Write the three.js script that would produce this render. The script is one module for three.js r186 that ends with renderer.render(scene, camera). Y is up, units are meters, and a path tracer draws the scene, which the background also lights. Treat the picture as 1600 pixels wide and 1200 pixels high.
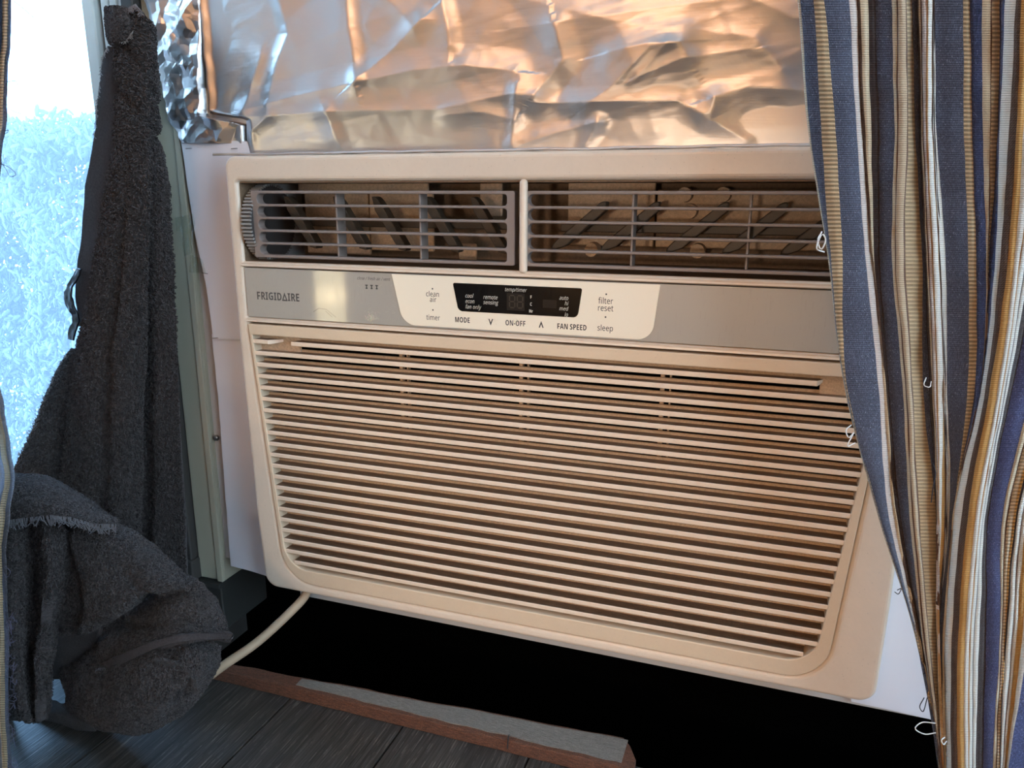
import * as THREE from 'three';
import { RoundedBoxGeometry } from 'three/addons/geometries/RoundedBoxGeometry.js';
import { mergeGeometries, mergeVertices, toCreasedNormals } from 'three/addons/utils/BufferGeometryUtils.js';
import { MeshSurfaceSampler } from 'three/addons/math/MeshSurfaceSampler.js';
import { ImprovedNoise } from 'three/addons/math/ImprovedNoise.js';
import { RectAreaLightUniformsLib } from 'three/addons/lights/RectAreaLightUniformsLib.js';

// ---------------------------------------------------------------- camera, sky, light
const scene = new THREE.Scene();
const F = 1202, W = 1600, H = 1200;
const camera = new THREE.PerspectiveCamera(2 * Math.atan(H / 2 / F) * 180 / Math.PI, W / H, 0.02, 60);
camera.position.set(0.1985, 0.5, 0.6135);
camera.rotation.set(-13.87178 * Math.PI / 180, 19.22274 * Math.PI / 180, 0.00233, 'YXZ');
camera.updateMatrixWorld();
const renderer = new THREE.WebGLRenderer({ antialias: true });
renderer.toneMapping = THREE.LinearToneMapping;
renderer.toneMappingExposure = 0.94;
renderer.shadowMap.enabled = true;
RectAreaLightUniformsLib.init();

let seed = 7;
const rnd = () => { seed = (seed * 1664525 + 1013904223) >>> 0; return seed / 4294967296; };
const rr = (a, b) => a + (b - a) * rnd();
const perlin = new ImprovedNoise();
const noise = (x, y = 0, z = 0) => perlin.noise(x + 31.7, y + 17.3, z + 5.1);
const fbm = (x, y, o = 4) => { let s = 0, a = 0.5, f = 1; for (let i = 0; i < o; i++) { s += a * noise(x * f, y * f, i * 7.7); a *= 0.5; f *= 2.03; } return s; };
const clamp = (x, a = 0, b = 1) => Math.min(b, Math.max(a, x));
const lerp = (a, b, t) => a + (b - a) * t;
const sstep = (a, b, x) => { const t = clamp((x - a) / (b - a)); return t * t * (3 - 2 * t); };

const SKY = 11.0;
{ // thin bright overcast, a little bluer overhead, the same all round
  const w = 64, h = 64, d = new Float32Array(w * h * 4);
  for (let j = 0; j < h; j++) for (let i = 0; i < w; i++) {
    const el = Math.max(0, (j + 0.5) / h * 2 - 1), k = (j * w + i) * 4;
    d[k] = SKY * lerp(0.72, 0.50, el); d[k + 1] = SKY * lerp(0.88, 0.74, el); d[k + 2] = SKY * lerp(1.0, 1.0, el); d[k + 3] = 1;
  }
  const t = new THREE.DataTexture(d, w, h, THREE.RGBAFormat, THREE.FloatType);
  t.mapping = THREE.EquirectangularReflectionMapping; t.magFilter = t.minFilter = THREE.LinearFilter; t.needsUpdate = true;
  scene.background = t; scene.environment = t;
}
const LAMP_MAIN = 2.1;      // bedside lamp that shines on the unit
const LAMP_ROOM = 1.5;      // added wall lamp
const LAMP_TABLE = 0.5;     // shaded lamp across the room

// ---------------------------------------------------------------- helpers
const names = {};
function numbered(n) { const k = names[n] = (names[n] ?? -1) + 1; return k ? `${n}_${String(k).padStart(3, '0')}` : n; }
function mesh(name, geo, mat, parent) {
  const m = new THREE.Mesh(Array.isArray(geo) ? merge(geo) : geo, mat);
  m.name = numbered(name); m.castShadow = m.receiveShadow = true; (parent ?? scene).add(m); return m;
}
function merge(list) {
  return mergeGeometries(list.map((g) => { const k = g.index ? g.toNonIndexed() : g; for (const a of Object.keys(k.attributes)) if (!['position', 'normal', 'uv'].includes(a)) k.deleteAttribute(a); return k; }));
}
function thing(name, label, category, group) {
  const g = new THREE.Group(); g.name = numbered(name); g.userData = { label, category }; if (group) g.userData.group = group; scene.add(g); return g;
}
function tag(o, label, category, group) { Object.assign(o.userData, { label, category }); if (group) o.userData.group = group; return o; }
function struct(name, geo, mat, parent) { const m = mesh(name, geo, mat, parent); if (!parent) m.userData.kind = 'structure'; return m; }
function box(x0, x1, y0, y1, z0, z1, r = 0) {
  const w = x1 - x0, h = y1 - y0, d = z1 - z0;
  const g = r ? new RoundedBoxGeometry(w, h, d, 2, Math.min(r, w / 2.01, h / 2.01, d / 2.01)) : new THREE.BoxGeometry(w, h, d);
  g.translate((x0 + x1) / 2, (y0 + y1) / 2, (z0 + z1) / 2);
  return g;
}
function boxUV(g, s = 1) { // uv in metres by the dominant axis of the normal
  const p = g.attributes.position, n = g.attributes.normal, uv = new Float32Array(p.count * 2);
  for (let i = 0; i < p.count; i++) {
    const ax = Math.abs(n.getX(i)), ay = Math.abs(n.getY(i)), az = Math.abs(n.getZ(i));
    const [u, v] = ay > ax && ay > az ? [p.getX(i), p.getZ(i)] : ax > az ? [p.getZ(i), p.getY(i)] : [p.getX(i), p.getY(i)];
    uv[2 * i] = u * s; uv[2 * i + 1] = v * s;
  }
  g.setAttribute('uv', new THREE.BufferAttribute(uv, 2)); return g;
}
const V = (x, y, z) => new THREE.Vector3(x, y, z);
// the point that the photograph shows at a pixel, at a depth z of its own in front of the wall
function at(px, py, z) {
  const d = V((px - 800) / F, -(py - 600) / F, -1).applyQuaternion(camera.quaternion), o = camera.position;
  return o.clone().addScaledVector(d, (z - o.z) / d.z);
}
const cr = (a, b, c, d, t) => 0.5 * (2 * b + (c - a) * t + (2 * a - 5 * b + 4 * c - d) * t * t + (3 * b - a - 3 * c + d) * t * t * t);
function spline(arr, t) { // arr of numbers, t in 0..1
  const n = arr.length - 1, s = clamp(t) * n, i = Math.min(n - 1, Math.floor(s)), f = s - i;
  return cr(arr[Math.max(0, i - 1)], arr[i], arr[i + 1], arr[Math.min(n, i + 2)], f);
}
// a cloth sheet through a net of control points [px, py, z] (or Vector3), with thickness
function sheet(net, nu, nv, thick, wobble, uvOf) {
  const pts = net.map((r) => r.map((c) => c.isVector3 ? c : at(...c)));
  const grid = [];
  for (let j = 0; j <= nv; j++) {
    const t = j / nv, ctl = pts[0].map((_, k) => V(...['x', 'y', 'z'].map((a) => spline(pts.map((r) => r[k][a]), t))));
    const row = [];
    for (let i = 0; i <= nu; i++) row.push(V(...['x', 'y', 'z'].map((a) => spline(ctl.map((c) => c[a]), i / nu))));
    grid.push(row);
  }
  return solid(grid, thick, wobble, uvOf);
}
function gridNormals(grid) {
  const nv = grid.length - 1, nu = grid[0].length - 1;
  return grid.map((r, j) => r.map((p, i) => {
    const a = grid[j][Math.min(nu, i + 1)].clone().sub(grid[j][Math.max(0, i - 1)]), b = grid[Math.min(nv, j + 1)][i].clone().sub(grid[Math.max(0, j - 1)][i]);
    const n = b.cross(a); return n.lengthSq() > 1e-16 ? n.normalize() : V(0, 0, 1);
  }));
}
function solid(grid, thick, wobble, uvOf) {
  const nv = grid.length - 1, nu = grid[0].length - 1;
  let nor = gridNormals(grid);
  if (wobble) { grid = grid.map((r, j) => r.map((p, i) => p.clone().addScaledVector(nor[j][i], wobble(p, i / nu, j / nv)))); nor = gridNormals(grid); }
  const pos = [], uv = [], idx = [], w = nu + 1;
  const lenV = [0]; for (let j = 1; j <= nv; j++) lenV.push(lenV[j - 1] + grid[j][nu >> 1].distanceTo(grid[j - 1][nu >> 1]));
  const mid = nv >> 1, lenU = [0]; for (let i = 1; i <= nu; i++) lenU.push(lenU[i - 1] + grid[mid][i].distanceTo(grid[mid][i - 1]));
  for (const side of [0, 1]) for (let j = 0; j <= nv; j++) for (let i = 0; i <= nu; i++) {
    const p = grid[j][i].clone().addScaledVector(nor[j][i], side ? -thick : 0);
    pos.push(p.x, p.y, p.z); uv.push(...(uvOf ? uvOf(i / nu, j / nv, lenV[j]) : [lenU[i], lenV[j]]));
  }
  const N = w * (nv + 1);
  for (let j = 0; j < nv; j++) for (let i = 0; i < nu; i++) {
    const a = j * w + i, b = a + 1, c = a + w, d = c + 1;
    idx.push(a, c, b, b, c, d); idx.push(N + a, N + b, N + c, N + b, N + d, N + c);
  }
  const edge = (a, b) => idx.push(a, b, N + a, b, N + b, N + a);
  for (let i = 0; i < nu; i++) { edge(i, i + 1); edge(nv * w + i + 1, nv * w + i); }
  for (let j = 0; j < nv; j++) { edge((j + 1) * w, j * w); edge(j * w + nu, (j + 1) * w + nu); }
  const g = new THREE.BufferGeometry();
  g.setAttribute('position', new THREE.Float32BufferAttribute(pos, 3)); g.setAttribute('uv', new THREE.Float32BufferAttribute(uv, 2));
  g.setIndex(idx); g.computeVertexNormals(); g.userData.front = { grid, nor }; return g;
}
function tube(pts, r, seg = 24, rad = 8, closed = false) {
  return new THREE.TubeGeometry(new THREE.CatmullRomCurve3(pts, closed), seg, r, rad, closed);
}
function dataTex(w, h, f, srgb = true) {
  const d = new Uint8Array(w * h * 4);
  for (let j = 0; j < h; j++) for (let i = 0; i < w; i++) { const c = f(i, j), k = (j * w + i) * 4; d[k] = clamp(c[0], 0, 255); d[k + 1] = clamp(c[1], 0, 255); d[k + 2] = clamp(c[2], 0, 255); d[k + 3] = 255; }
  const t = new THREE.DataTexture(d, w, h); t.wrapS = t.wrapT = THREE.RepeatWrapping; t.magFilter = t.minFilter = THREE.LinearFilter;
  if (srgb) t.colorSpace = THREE.SRGBColorSpace; t.needsUpdate = true; return t;
}
const grey = (w, h, f) => dataTex(w, h, (i, j) => { const v = f(i, j) * 255; return [v, v, v]; }, false);
// noise that repeats at the edges of a texture
function tileNoise(i, j, w, h, fx, fy, s = 0) {
  const a = i / w * 2 * Math.PI, b = j / h * 2 * Math.PI;
  return perlin.noise(Math.cos(a) * fx + 9.1 + s, Math.sin(a) * fx + Math.cos(b) * fy + 3.3, Math.sin(b) * fy + 5.7 + s * 0.7);
}
const std = (o) => new THREE.MeshStandardMaterial(o);
const phys = (o) => new THREE.MeshPhysicalMaterial(o);
const rgb = (r, g, b) => new THREE.Color().setRGB(r, g, b);

// ---------------------------------------------------------------- materials
const grime = dataTex(512, 512, (i, j) => { // scuffs and specks on old plastic
  const n = tileNoise(i, j, 512, 512, 3, 3), m = tileNoise(i, j, 512, 512, 14, 14, 4), s = tileNoise(i, j, 512, 512, 60, 60, 9);
  let k = 1 + 0.01 * n + 0.008 * m; if (s > 0.7) k *= 0.84;
  return [222 * k, 205 * k, 186 * k];
});
const M = {};
M.plastic = phys({ map: grime.clone(), roughness: 0.34, clearcoat: 0.25, clearcoatRoughness: 0.25 }); M.plastic.map.repeat.set(4, 4);
M.grille = phys({ map: grime.clone(), color: rgb(0.92, 0.87, 0.78), roughness: 0.4 }); M.grille.map.repeat.set(5, 5);
M.taupe = std({ color: rgb(0.23, 0.19, 0.175), roughness: 0.45 });
M.black = std({ color: rgb(0.006, 0.006, 0.006), roughness: 0.9 });
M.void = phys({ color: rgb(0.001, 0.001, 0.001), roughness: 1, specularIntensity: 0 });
const dusty = dataTex(256, 256, (i, j) => {
  const n = tileNoise(i, j, 256, 256, 8, 8), m = tileNoise(i, j, 256, 256, 40, 40, 3), k = 1 + 0.10 * n + 0.16 * m;
  return [178 * k, 157 * k, 134 * k];
});
M.inside = std({ map: dusty.clone(), color: rgb(1.25, 1.22, 1.2), roughness: 0.6 }); M.inside.map.repeat.set(8, 8);
M.vane = std({ map: dusty.clone(), color: rgb(0.14, 0.14, 0.14), roughness: 0.5 }); M.vane.map.repeat.set(20, 20);
M.wheel = std({ color: rgb(0.055, 0.05, 0.05), roughness: 0.5 });
M.wall = std({ color: rgb(0.46, 0.45, 0.45), roughness: 0.8 });
M.ceiling = std({ color: rgb(0.62, 0.63, 0.66), roughness: 0.9 });
M.backwall = std({ color: rgb(0.64, 0.25, 0.06), roughness: 0.7 });
M.frameWhite = std({ color: rgb(0.62, 0.66, 0.66), roughness: 0.45 });
M.framePost = std({ color: rgb(0.40, 0.385, 0.30), roughness: 0.5 });
M.rail = std({ color: rgb(0.025, 0.026, 0.025), roughness: 0.6 });
M.seal = std({ color: rgb(0.04, 0.036, 0.034), roughness: 0.6 });
M.paper = std({ color: rgb(0.70, 0.71, 0.78), roughness: 0.85 });
M.steel = std({ color: rgb(0.55, 0.55, 0.55), metalness: 1, roughness: 0.3 });
M.clearGlass = phys({ color: rgb(0.86, 0.93, 0.97), transmission: 1, roughness: 0, thickness: 0, ior: 1.45 });
M.hazyGlass = phys({ color: rgb(0.45, 0.70, 1.0), transmission: 1, roughness: 0.4, thickness: 0, ior: 1.45 });
M.glass = phys({ color: rgb(0.64, 0.86, 1.0), transmission: 1, roughness: 0, thickness: 0, ior: 1.45 });

// ================================================================ setting
{ // laminate floor: planks run away from the wall
  const T = [0, 1, 2].map((s) => dataTex(256, 1024, (i, j) => {
    const a = tileNoise(i, j, 256, 1024, 22, 2.2, s * 11), b = tileNoise(i, j, 256, 1024, 60, 5, s * 7 + 2), c = tileNoise(i, j, 256, 1024, 4, 0.8, s * 5 + 1);
    const fl = b > 0.42 ? 1.5 : 1, k = (1 + 0.45 * a + 0.3 * b + 0.25 * c) * fl; return [56 * k, 53 * k, 50 * k];
  }));
  const B = grey(256, 1024, (i, j) => 0.5 + 0.4 * tileNoise(i, j, 256, 1024, 40, 4, 3));
  const mats = T.map((t) => std({ map: t, bumpMap: B, bumpScale: 0.0006, roughness: 0.5 }));
  const floor = new THREE.Group(); floor.name = 'floor'; floor.userData.kind = 'structure'; scene.add(floor);
  const pw = 0.128, gapx = 0.0008;
  let k = 0;
  for (let x = -1.52; x < 1.8; x += pw, k++) {
    const inPit = x + pw > -0.425 && x < 0.62;
    const z0 = inPit ? 0.018 : -0.05;
    const zs = [z0, 0.45 + 0.31 * (k % 3), 1.35 + 0.2 * (k % 2), 2.62];
    for (let s = 0; s < 3; s++) {
      const x0 = inPit && x < -0.425 ? x : x;
      const g = box(x0 + gapx, x0 + pw - gapx, -0.012, 0, zs[s] + gapx, zs[s + 1] - gapx, 0.0008);
      const p = g.attributes.position, uv = g.attributes.uv, off = rnd();
      for (let i = 0; i < p.count; i++) uv.setXY(i, (p.getX(i) - x) / 0.14 + off, p.getZ(i) / 0.75 + off);
      mesh('plank', g, mats[(k + s) % 3], floor);
    }
  }
  mesh('subfloor', [box(-1.52, 1.9, -0.06, -0.014, 0.02, 2.65), box(-1.52, -0.43, -0.06, -0.014, -0.13, 0.02), box(0.65, 1.9, -0.06, -0.014, -0.13, 0.02)], M.seal, floor);
  // gap under the unit, lined near-black to paint its darkness
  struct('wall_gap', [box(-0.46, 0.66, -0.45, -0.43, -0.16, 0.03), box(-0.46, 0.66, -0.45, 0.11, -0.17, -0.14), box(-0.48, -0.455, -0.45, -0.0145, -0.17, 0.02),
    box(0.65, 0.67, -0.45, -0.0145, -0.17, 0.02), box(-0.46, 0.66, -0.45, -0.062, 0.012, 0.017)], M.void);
}
{ // walls
  const wf = [box(-0.386, -0.285, 0.09, 2.1, -0.13, -0.05), box(0.285, 0.47, 0.06, 2.1, -0.13, -0.05), box(-0.285, 0.285, 0.53, 2.1, -0.13, -0.05), box(-0.285, 0.285, 0.06, 0.10, -0.13, -0.05),
    box(-1.55, -0.385, 1.75, 2.1, -0.13, -0.05), box(0.47, 1.25, 1.75, 2.1, -0.13, -0.05), box(0.47, 1.25, 0.06, 0.12, -0.13, -0.05), box(1.25, 1.95, -0.1, 2.1, -0.13, -0.05)];
  struct('wall_front', wf, M.wall);
  struct('wall_right', [box(1.85, 1.95, -0.1, 2.1, -0.05, 0.4), box(1.85, 1.95, -0.1, 2.1, 2.0, 2.7), box(1.85, 1.95, -0.1, 0.3, 0.4, 2.0), box(1.85, 1.95, 1.8, 2.1, 0.4, 2.0)], M.backwall);
  struct('wall_back', box(-1.55, 1.95, -0.1, 2.1, 2.62, 2.72), M.backwall);
  struct('wall_left', [box(-1.62, -1.52, -0.1, 2.1, -0.13, 0.25), box(-1.62, -1.52, -0.1, 0.95, 0.25, 0.85), box(-1.62, -1.52, 1.7, 2.1, 0.25, 0.85), box(-1.62, -1.52, -0.1, 2.1, 0.85, 2.72)], M.wall);
  struct('ceiling', box(-1.62, 1.95, 2.1, 2.2, -0.13, 2.72), M.ceiling);
  struct('ground', box(-9, 9, -0.75, -0.7, -9, -0.2), std({ color: rgb(0.3, 0.33, 0.25), roughness: 1 }));
}
function pane(x0, x1, y0, y1, z, parent, m = M.glass) { const g = new THREE.PlaneGeometry(x1 - x0, y1 - y0); g.translate((x0 + x1) / 2, (y0 + y1) / 2, z); return mesh('pane', g, m, parent); }
{
  const w1 = new THREE.Group(); w1.name = 'window_1'; w1.userData.kind = 'structure'; scene.add(w1);
  mesh('window_frame', [box(-0.4965, -0.4815, 0.02, 1.75, -0.10, -0.046, 0.002), box(-1.52, -0.4965, 0.0, 0.03, -0.10, -0.05, 0.002), box(-1.52, -0.4965, 1.71, 1.75, -0.10, -0.05, 0.002), box(-1.52, -1.48, 0.03, 1.71, -0.10, -0.05, 0.002)], M.frameWhite, w1);
  mesh('gasket', box(-0.4815, -0.4765, 0.02, 1.75, -0.10, -0.056), M.seal, w1);
  const ribs = [box(-0.4765, -0.41, 0.02, 1.75, -0.12, -0.052)];
  for (let i = 0; i < 5; i++) ribs.push(box(-0.474 + i * 0.0115, -0.465 + i * 0.0115, 0.02, 1.75, -0.06, -0.0485, 0.0012));
  mesh('window_track', ribs, M.frameWhite, w1);
  mesh('window_post', [box(-0.419, -0.384, 0.062, 1.75, -0.12, -0.044, 0.002), box(-0.392, -0.3845, 0.062, 1.75, -0.05, -0.0415, 0.001)], M.framePost, w1);
  mesh('weatherstrip', [box(-0.4345, -0.4195, 0.062, 0.72, -0.06, -0.034, 0.002), box(-0.437, -0.4165, 0.062, 0.088, -0.055, -0.03, 0.002)], M.seal, w1);
  mesh('bottom_rail', [box(-0.53, -0.386, 0.0, 0.058, -0.12, -0.04, 0.002), box(-0.53, -0.386, 0.055, 0.061, -0.12, -0.037, 0.001)], M.rail, w1);
  const sc = at(338, 684, -0.044);
  const head = new THREE.CylinderGeometry(0.0032, 0.0036, 0.002, 18); head.rotateX(Math.PI / 2); head.translate(sc.x, sc.y, -0.0435);
  const hex = new THREE.CylinderGeometry(0.0021, 0.0023, 0.0022, 6); hex.rotateX(Math.PI / 2); hex.translate(sc.x, sc.y, -0.042);
  mesh('screw', [head, hex], M.steel, w1);
  pane(-1.5, -0.49, 0.02, 1.72, -0.08, w1, M.hazyGlass);
  const w2 = new THREE.Group(); w2.name = 'window_2'; w2.userData.kind = 'structure'; scene.add(w2);
  mesh('window_frame', [box(0.47, 0.5, 0.12, 1.75, -0.12, -0.045, 0.002), box(1.22, 1.25, 0.12, 1.75, -0.12, -0.045, 0.002), box(0.5, 1.22, 0.12, 0.15, -0.12, -0.045, 0.002), box(0.5, 1.22, 1.72, 1.75, -0.12, -0.045, 0.002)], M.frameWhite, w2);
  pane(0.49, 1.23, 0.14, 1.73, -0.09, w2);
  const w3 = new THREE.Group(); w3.name = 'added_window_3'; w3.userData.kind = 'structure'; scene.add(w3);  // added window out of view, gives the foil its blue reflections
  mesh('window_frame', [box(-1.6, -1.51, 0.95, 0.99, 0.25, 0.85, 0.002), box(-1.6, -1.51, 1.66, 1.7, 0.25, 0.85, 0.002), box(-1.6, -1.51, 0.99, 1.66, 0.25, 0.29, 0.002), box(-1.6, -1.51, 0.99, 1.66, 0.81, 0.85, 0.002)], M.frameWhite, w3);
  const g = new THREE.PlaneGeometry(0.56, 0.71); g.rotateY(Math.PI / 2); g.translate(-1.57, 1.325, 0.55); mesh('pane', g, M.glass, w3);
  const w4 = new THREE.Group(); w4.name = 'added_window_4'; w4.userData.kind = 'structure'; scene.add(w4);  // added window out of view, brightens the curtain
  mesh('window_frame', [box(1.84, 1.93, 0.3, 0.34, 0.4, 2.0, 0.002), box(1.84, 1.93, 1.76, 1.8, 0.4, 2.0, 0.002), box(1.84, 1.93, 0.34, 1.76, 0.4, 0.44, 0.002), box(1.84, 1.93, 0.34, 1.76, 1.96, 2.0, 0.002), box(1.85, 1.92, 0.34, 1.76, 1.18, 1.22, 0.002)], M.frameWhite, w4);
  const g4 = new THREE.PlaneGeometry(1.56, 1.46); g4.rotateY(-Math.PI / 2); g4.translate(1.9, 1.05, 1.2); mesh('pane', g4, M.clearGlass, w4);
}
{ // the shrub outside the glass
  const s = thing('shrub', 'overexposed leafy shrub outside the glass, washed out pale blue', 'shrub');
  const leaf = new THREE.SphereGeometry(1, 6, 4); leaf.scale(0.011, 0.03, 0.004);
  const n = 60000, im = new THREE.InstancedMesh(leaf, phys({ color: rgb(0.42, 0.44, 0.48), roughness: 0.95, transmission: 0.5, thickness: 0, specularIntensity: 0.2 }), n), m = new THREE.Matrix4(), q = new THREE.Quaternion(), e = new THREE.Euler(), c = new THREE.Color();
  for (let i = 0; i < n; i++) {
    const u = rr(-2.9, -0.7), y = -0.7 + 1.55 * Math.pow(rnd(), 0.8);
    const top = 0.62 + 0.1 * noise(u * 3, 4), yy = Math.min(y, top + 0.1 * rnd());
    e.set(rr(-1, 1), rr(0, 6.3), rr(-1.2, 1.2)); q.setFromEuler(e); const k = rr(0.3, 0.7);
    m.compose(V(u, yy, -1.25 - rr(0, 0.55) + 0.2 * noise(u * 4, yy * 4)), q, V(k, k, k)); im.setMatrixAt(i, m);
    const t = rr(0.8, 1.1); im.setColorAt(i, c.setRGB(t, t, t));
  }
  im.name = 'foliage'; im.userData.kind = 'stuff'; im.castShadow = im.receiveShadow = true; s.add(im);
  const br = []; for (let i = 0; i < 16; i++) { const x = rr(-2.8, -0.8); br.push(tube([V(x, -0.7, -1.5), V(x + rr(-0.1, 0.1), -0.1, -1.5), V(x + rr(-0.2, 0.2), 0.5, -1.45)], 0.009, 10, 5)); }
  mesh('stems', br, std({ color: rgb(0.3, 0.28, 0.24), roughness: 0.9 }), s);
}

// ================================================================ air conditioner
const ac = thing('air_conditioner', 'cream wall air conditioner with two louvred vents, grey control strip and wide slatted grille', 'air conditioner');
function roundedPoly(pts, shape = new THREE.Shape()) { // pts: [x, y, radius]
  const n = pts.length;
  for (let i = 0; i < n; i++) {
    const [x, y, r] = pts[i], a = pts[(i + n - 1) % n], b = pts[(i + 1) % n];
    const da = Math.hypot(a[0] - x, a[1] - y), db = Math.hypot(b[0] - x, b[1] - y);
    const p = [x + (a[0] - x) * r / da, y + (a[1] - y) * r / da], q = [x + (b[0] - x) * r / db, y + (b[1] - y) * r / db];
    if (i) shape.lineTo(...p); else shape.moveTo(...p);
    if (r) { const k = 0.45, c1 = [x + (p[0] - x) * k, y + (p[1] - y) * k], c2 = [x + (q[0] - x) * k, y + (q[1] - y) * k]; shape.bezierCurveTo(...c1, ...c2, ...q); }
  }
  shape.closePath(); return shape;
}
const hole = (pts) => roundedPoly(pts, new THREE.Path());
function extrude(shape, z0, z1, bevel, seg = 3, curve = 10) { // front face at z1, outline kept
  const g = new THREE.ExtrudeGeometry(shape, { depth: z1 - z0 - 2 * bevel, bevelEnabled: bevel > 0, bevelThickness: bevel, bevelSize: bevel, bevelOffset: -bevel, bevelSegments: seg, curveSegments: curve });
  g.translate(0, 0, z0 + bevel); return g;
}
const grilleL = (y) => lerp(-0.2671, -0.2861, (y - 0.1329) / (0.3676 - 0.1329)), grilleR = (y) => lerp(0.2605, 0.2802, (y - 0.1329) / (0.3676 - 0.1329));
{
  const outer = roundedPoly([[-0.300, 0.5335, 0.010], [-0.2995, 0.36, 0], [-0.2962, 0.18, 0], [-0.2915, 0.0958, 0.014], [0.2985, 0.0958, 0.014], [0.3005, 0.18, 0], [0.3015, 0.36, 0], [0.3015, 0.5335, 0.010]]);
  outer.holes.push(hole([[-0.2874, 0.5107, 0.002], [-0.2874, 0.4372, 0.001], [0.289, 0.4372, 0.001], [0.289, 0.5107, 0.002]]));
  outer.holes.push(hole([[-0.2878, 0.4316, 0.001], [-0.2878, 0.3838, 0.001], [0.289, 0.3838, 0.001], [0.289, 0.4316, 0.001]]));
  outer.holes.push(hole([[-0.2878, 0.3785, 0.002], [grilleL(0.107) - 0.0004, 0.107, 0.034], [grilleR(0.107) + 0.0004, 0.107, 0.034], [0.2822, 0.3785, 0.002]]));
  mesh('bezel', boxUV(extrude(outer, -0.05, 0, 0.0042, 4)), M.plastic, ac);
  mesh('case', [box(-0.278, 0.278, 0.112, 0.524, -0.36, -0.105)], M.seal, ac);
  // vent cavity: liner, back plates
  mesh('vent_liner', [box(-0.2885, 0.29, 0.5095, 0.5135, -0.10, -0.004), box(-0.2885, 0.29, 0.4335, 0.4375, -0.10, -0.004), box(-0.2915, -0.2868, 0.436, 0.512, -0.10, -0.004), box(0.2885, 0.292, 0.436, 0.512, -0.10, -0.004), box(-0.29, 0.29, 0.436, 0.512, -0.104, -0.1)].map((g) => boxUV(g)), std({ map: M.inside.map, color: rgb(0.42, 0.36, 0.31), roughness: 0.7 }), ac);
  const plates = [], bk = (x0, x1, y0, y1, z = -0.07) => plates.push(boxUV(box(x0, x1, y0, y1, z - 0.004, z, 0.0015)));
  bk(-0.262, -0.189, 0.441, 0.509); bk(-0.186, -0.118, 0.446, 0.502, -0.066); bk(-0.262, -0.12, 0.502, 0.511, -0.06);
  bk(-0.072, -0.05, 0.48, 0.51); bk(-0.09, -0.072, 0.44, 0.455, -0.06);
  bk(0.012, 0.09, 0.455, 0.511, -0.072); bk(0.092, 0.29, 0.455, 0.504, -0.07);
  mesh('back_plate', plates, M.inside, ac);
  // linkage bars and slanted vanes
  mesh('linkage_bar', boxUV(box(-0.255, -0.03, 0.469, 0.477, -0.05, -0.046, 0.001)), M.vane, ac);
  mesh('linkage_bar', [boxUV(box(0.012, 0.285, 0.468, 0.475, -0.054, -0.05, 0.001)), boxUV(box(0.02, 0.285, 0.463, 0.465, -0.05, -0.046, 0.001))], M.vane, ac);
  const vane = (x, a, len, w) => { const s = new THREE.Shape(); s.moveTo(-len / 2, 0); s.quadraticCurveTo(-len / 2, w * 0.5, -len * 0.3, w * 0.5); s.lineTo(len * 0.42, w * 0.4); s.quadraticCurveTo(len / 2, w * 0.3, len / 2, 0); s.lineTo(len * 0.42, -w * 0.5); s.lineTo(-len * 0.3, -w * 0.5); s.closePath();
    const g = extrude(s, -0.006, 0.006, 0.001, 2); g.rotateZ(a); g.translate(x, 0.473, -0.034); return boxUV(g); };
  for (const px of [470, 547, 608, 690, 763]) { const p = at(px, 352, -0.03); mesh('vane', vane(p.x, -0.98, 0.058, 0.009), M.vane, ac); }
  for (const px of [905, 985, 1090, 1180, 1275]) { const p = at(px, 352, -0.03); mesh('vane', vane(p.x, 0.72, 0.062, 0.009), M.vane, ac); }
  // knobs on the right back plate
  for (const [px, py] of [[1078, 330], [1090, 392], [925, 390], [1070, 304], [1130, 304]]) { const p = at(px, py, -0.062), g = new THREE.CylinderGeometry(0.006, 0.0065, 0.012, 16); g.rotateX(Math.PI / 2); g.translate(p.x, p.y, -0.064); mesh('boss', boxUV(g), M.inside, ac); }
  // ribbed end wheel of the left louvre
  const wh = new THREE.CylinderGeometry(0.0355, 0.0355, 0.009, 48, 1); wh.rotateZ(Math.PI / 2); wh.translate(-0.2782, 0.4722, -0.0335);
  const wheel = mesh('end_wheel', wh, M.wheel, ac), rg = [];
  for (let i = 0; i < 64; i++) { const g = box(-0.0053, 0.0053, 0.0345, 0.0372, -0.0009, 0.0009, 0.0004); g.rotateX(i / 64 * Math.PI * 2); g.translate(-0.2782, 0.4722, -0.0335); rg.push(g); }
  mesh('wheel_ribs', rg, std({ color: rgb(0.3, 0.29, 0.28), roughness: 0.5 }), wheel);
  // louvre frames
  const louvre = (x0, x1, mulls) => {
    const y0 = 0.4412, y1 = 0.5026, s = roundedPoly([[x0, y1, 0.002], [x0, y0, 0.002], [x1, y0, 0.002], [x1, y1, 0.002]]);
    const top = 0.0028, bar = 0.0023, h = (y1 - y0 - 2 * top - 4 * bar) / 5;
    for (let i = 0; i < 5; i++) { const b = y0 + top + i * (h + bar), r = h * 0.5; s.holes.push(hole([[x0 + 0.0065, b + h, r], [x0 + 0.0065, b, r], [x1 - 0.007, b, r * 0.6], [x1 - 0.007, b + h, r * 0.6]])); }
    const l = mesh('louvre', extrude(s, -0.013, -0.003, 0.0007, 2, 8), M.taupe, ac);
    for (const x of mulls) mesh('mullion', box(x - 0.0009, x + 0.0009, y0 + 0.001, y1 - 0.001, -0.022, -0.0075, 0.0006), M.taupe, l);
  };
  louvre(-0.2752, -0.0145, [-0.187, -0.1035]); louvre(-0.0096, 0.262, [0.083, 0.172]);
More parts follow.
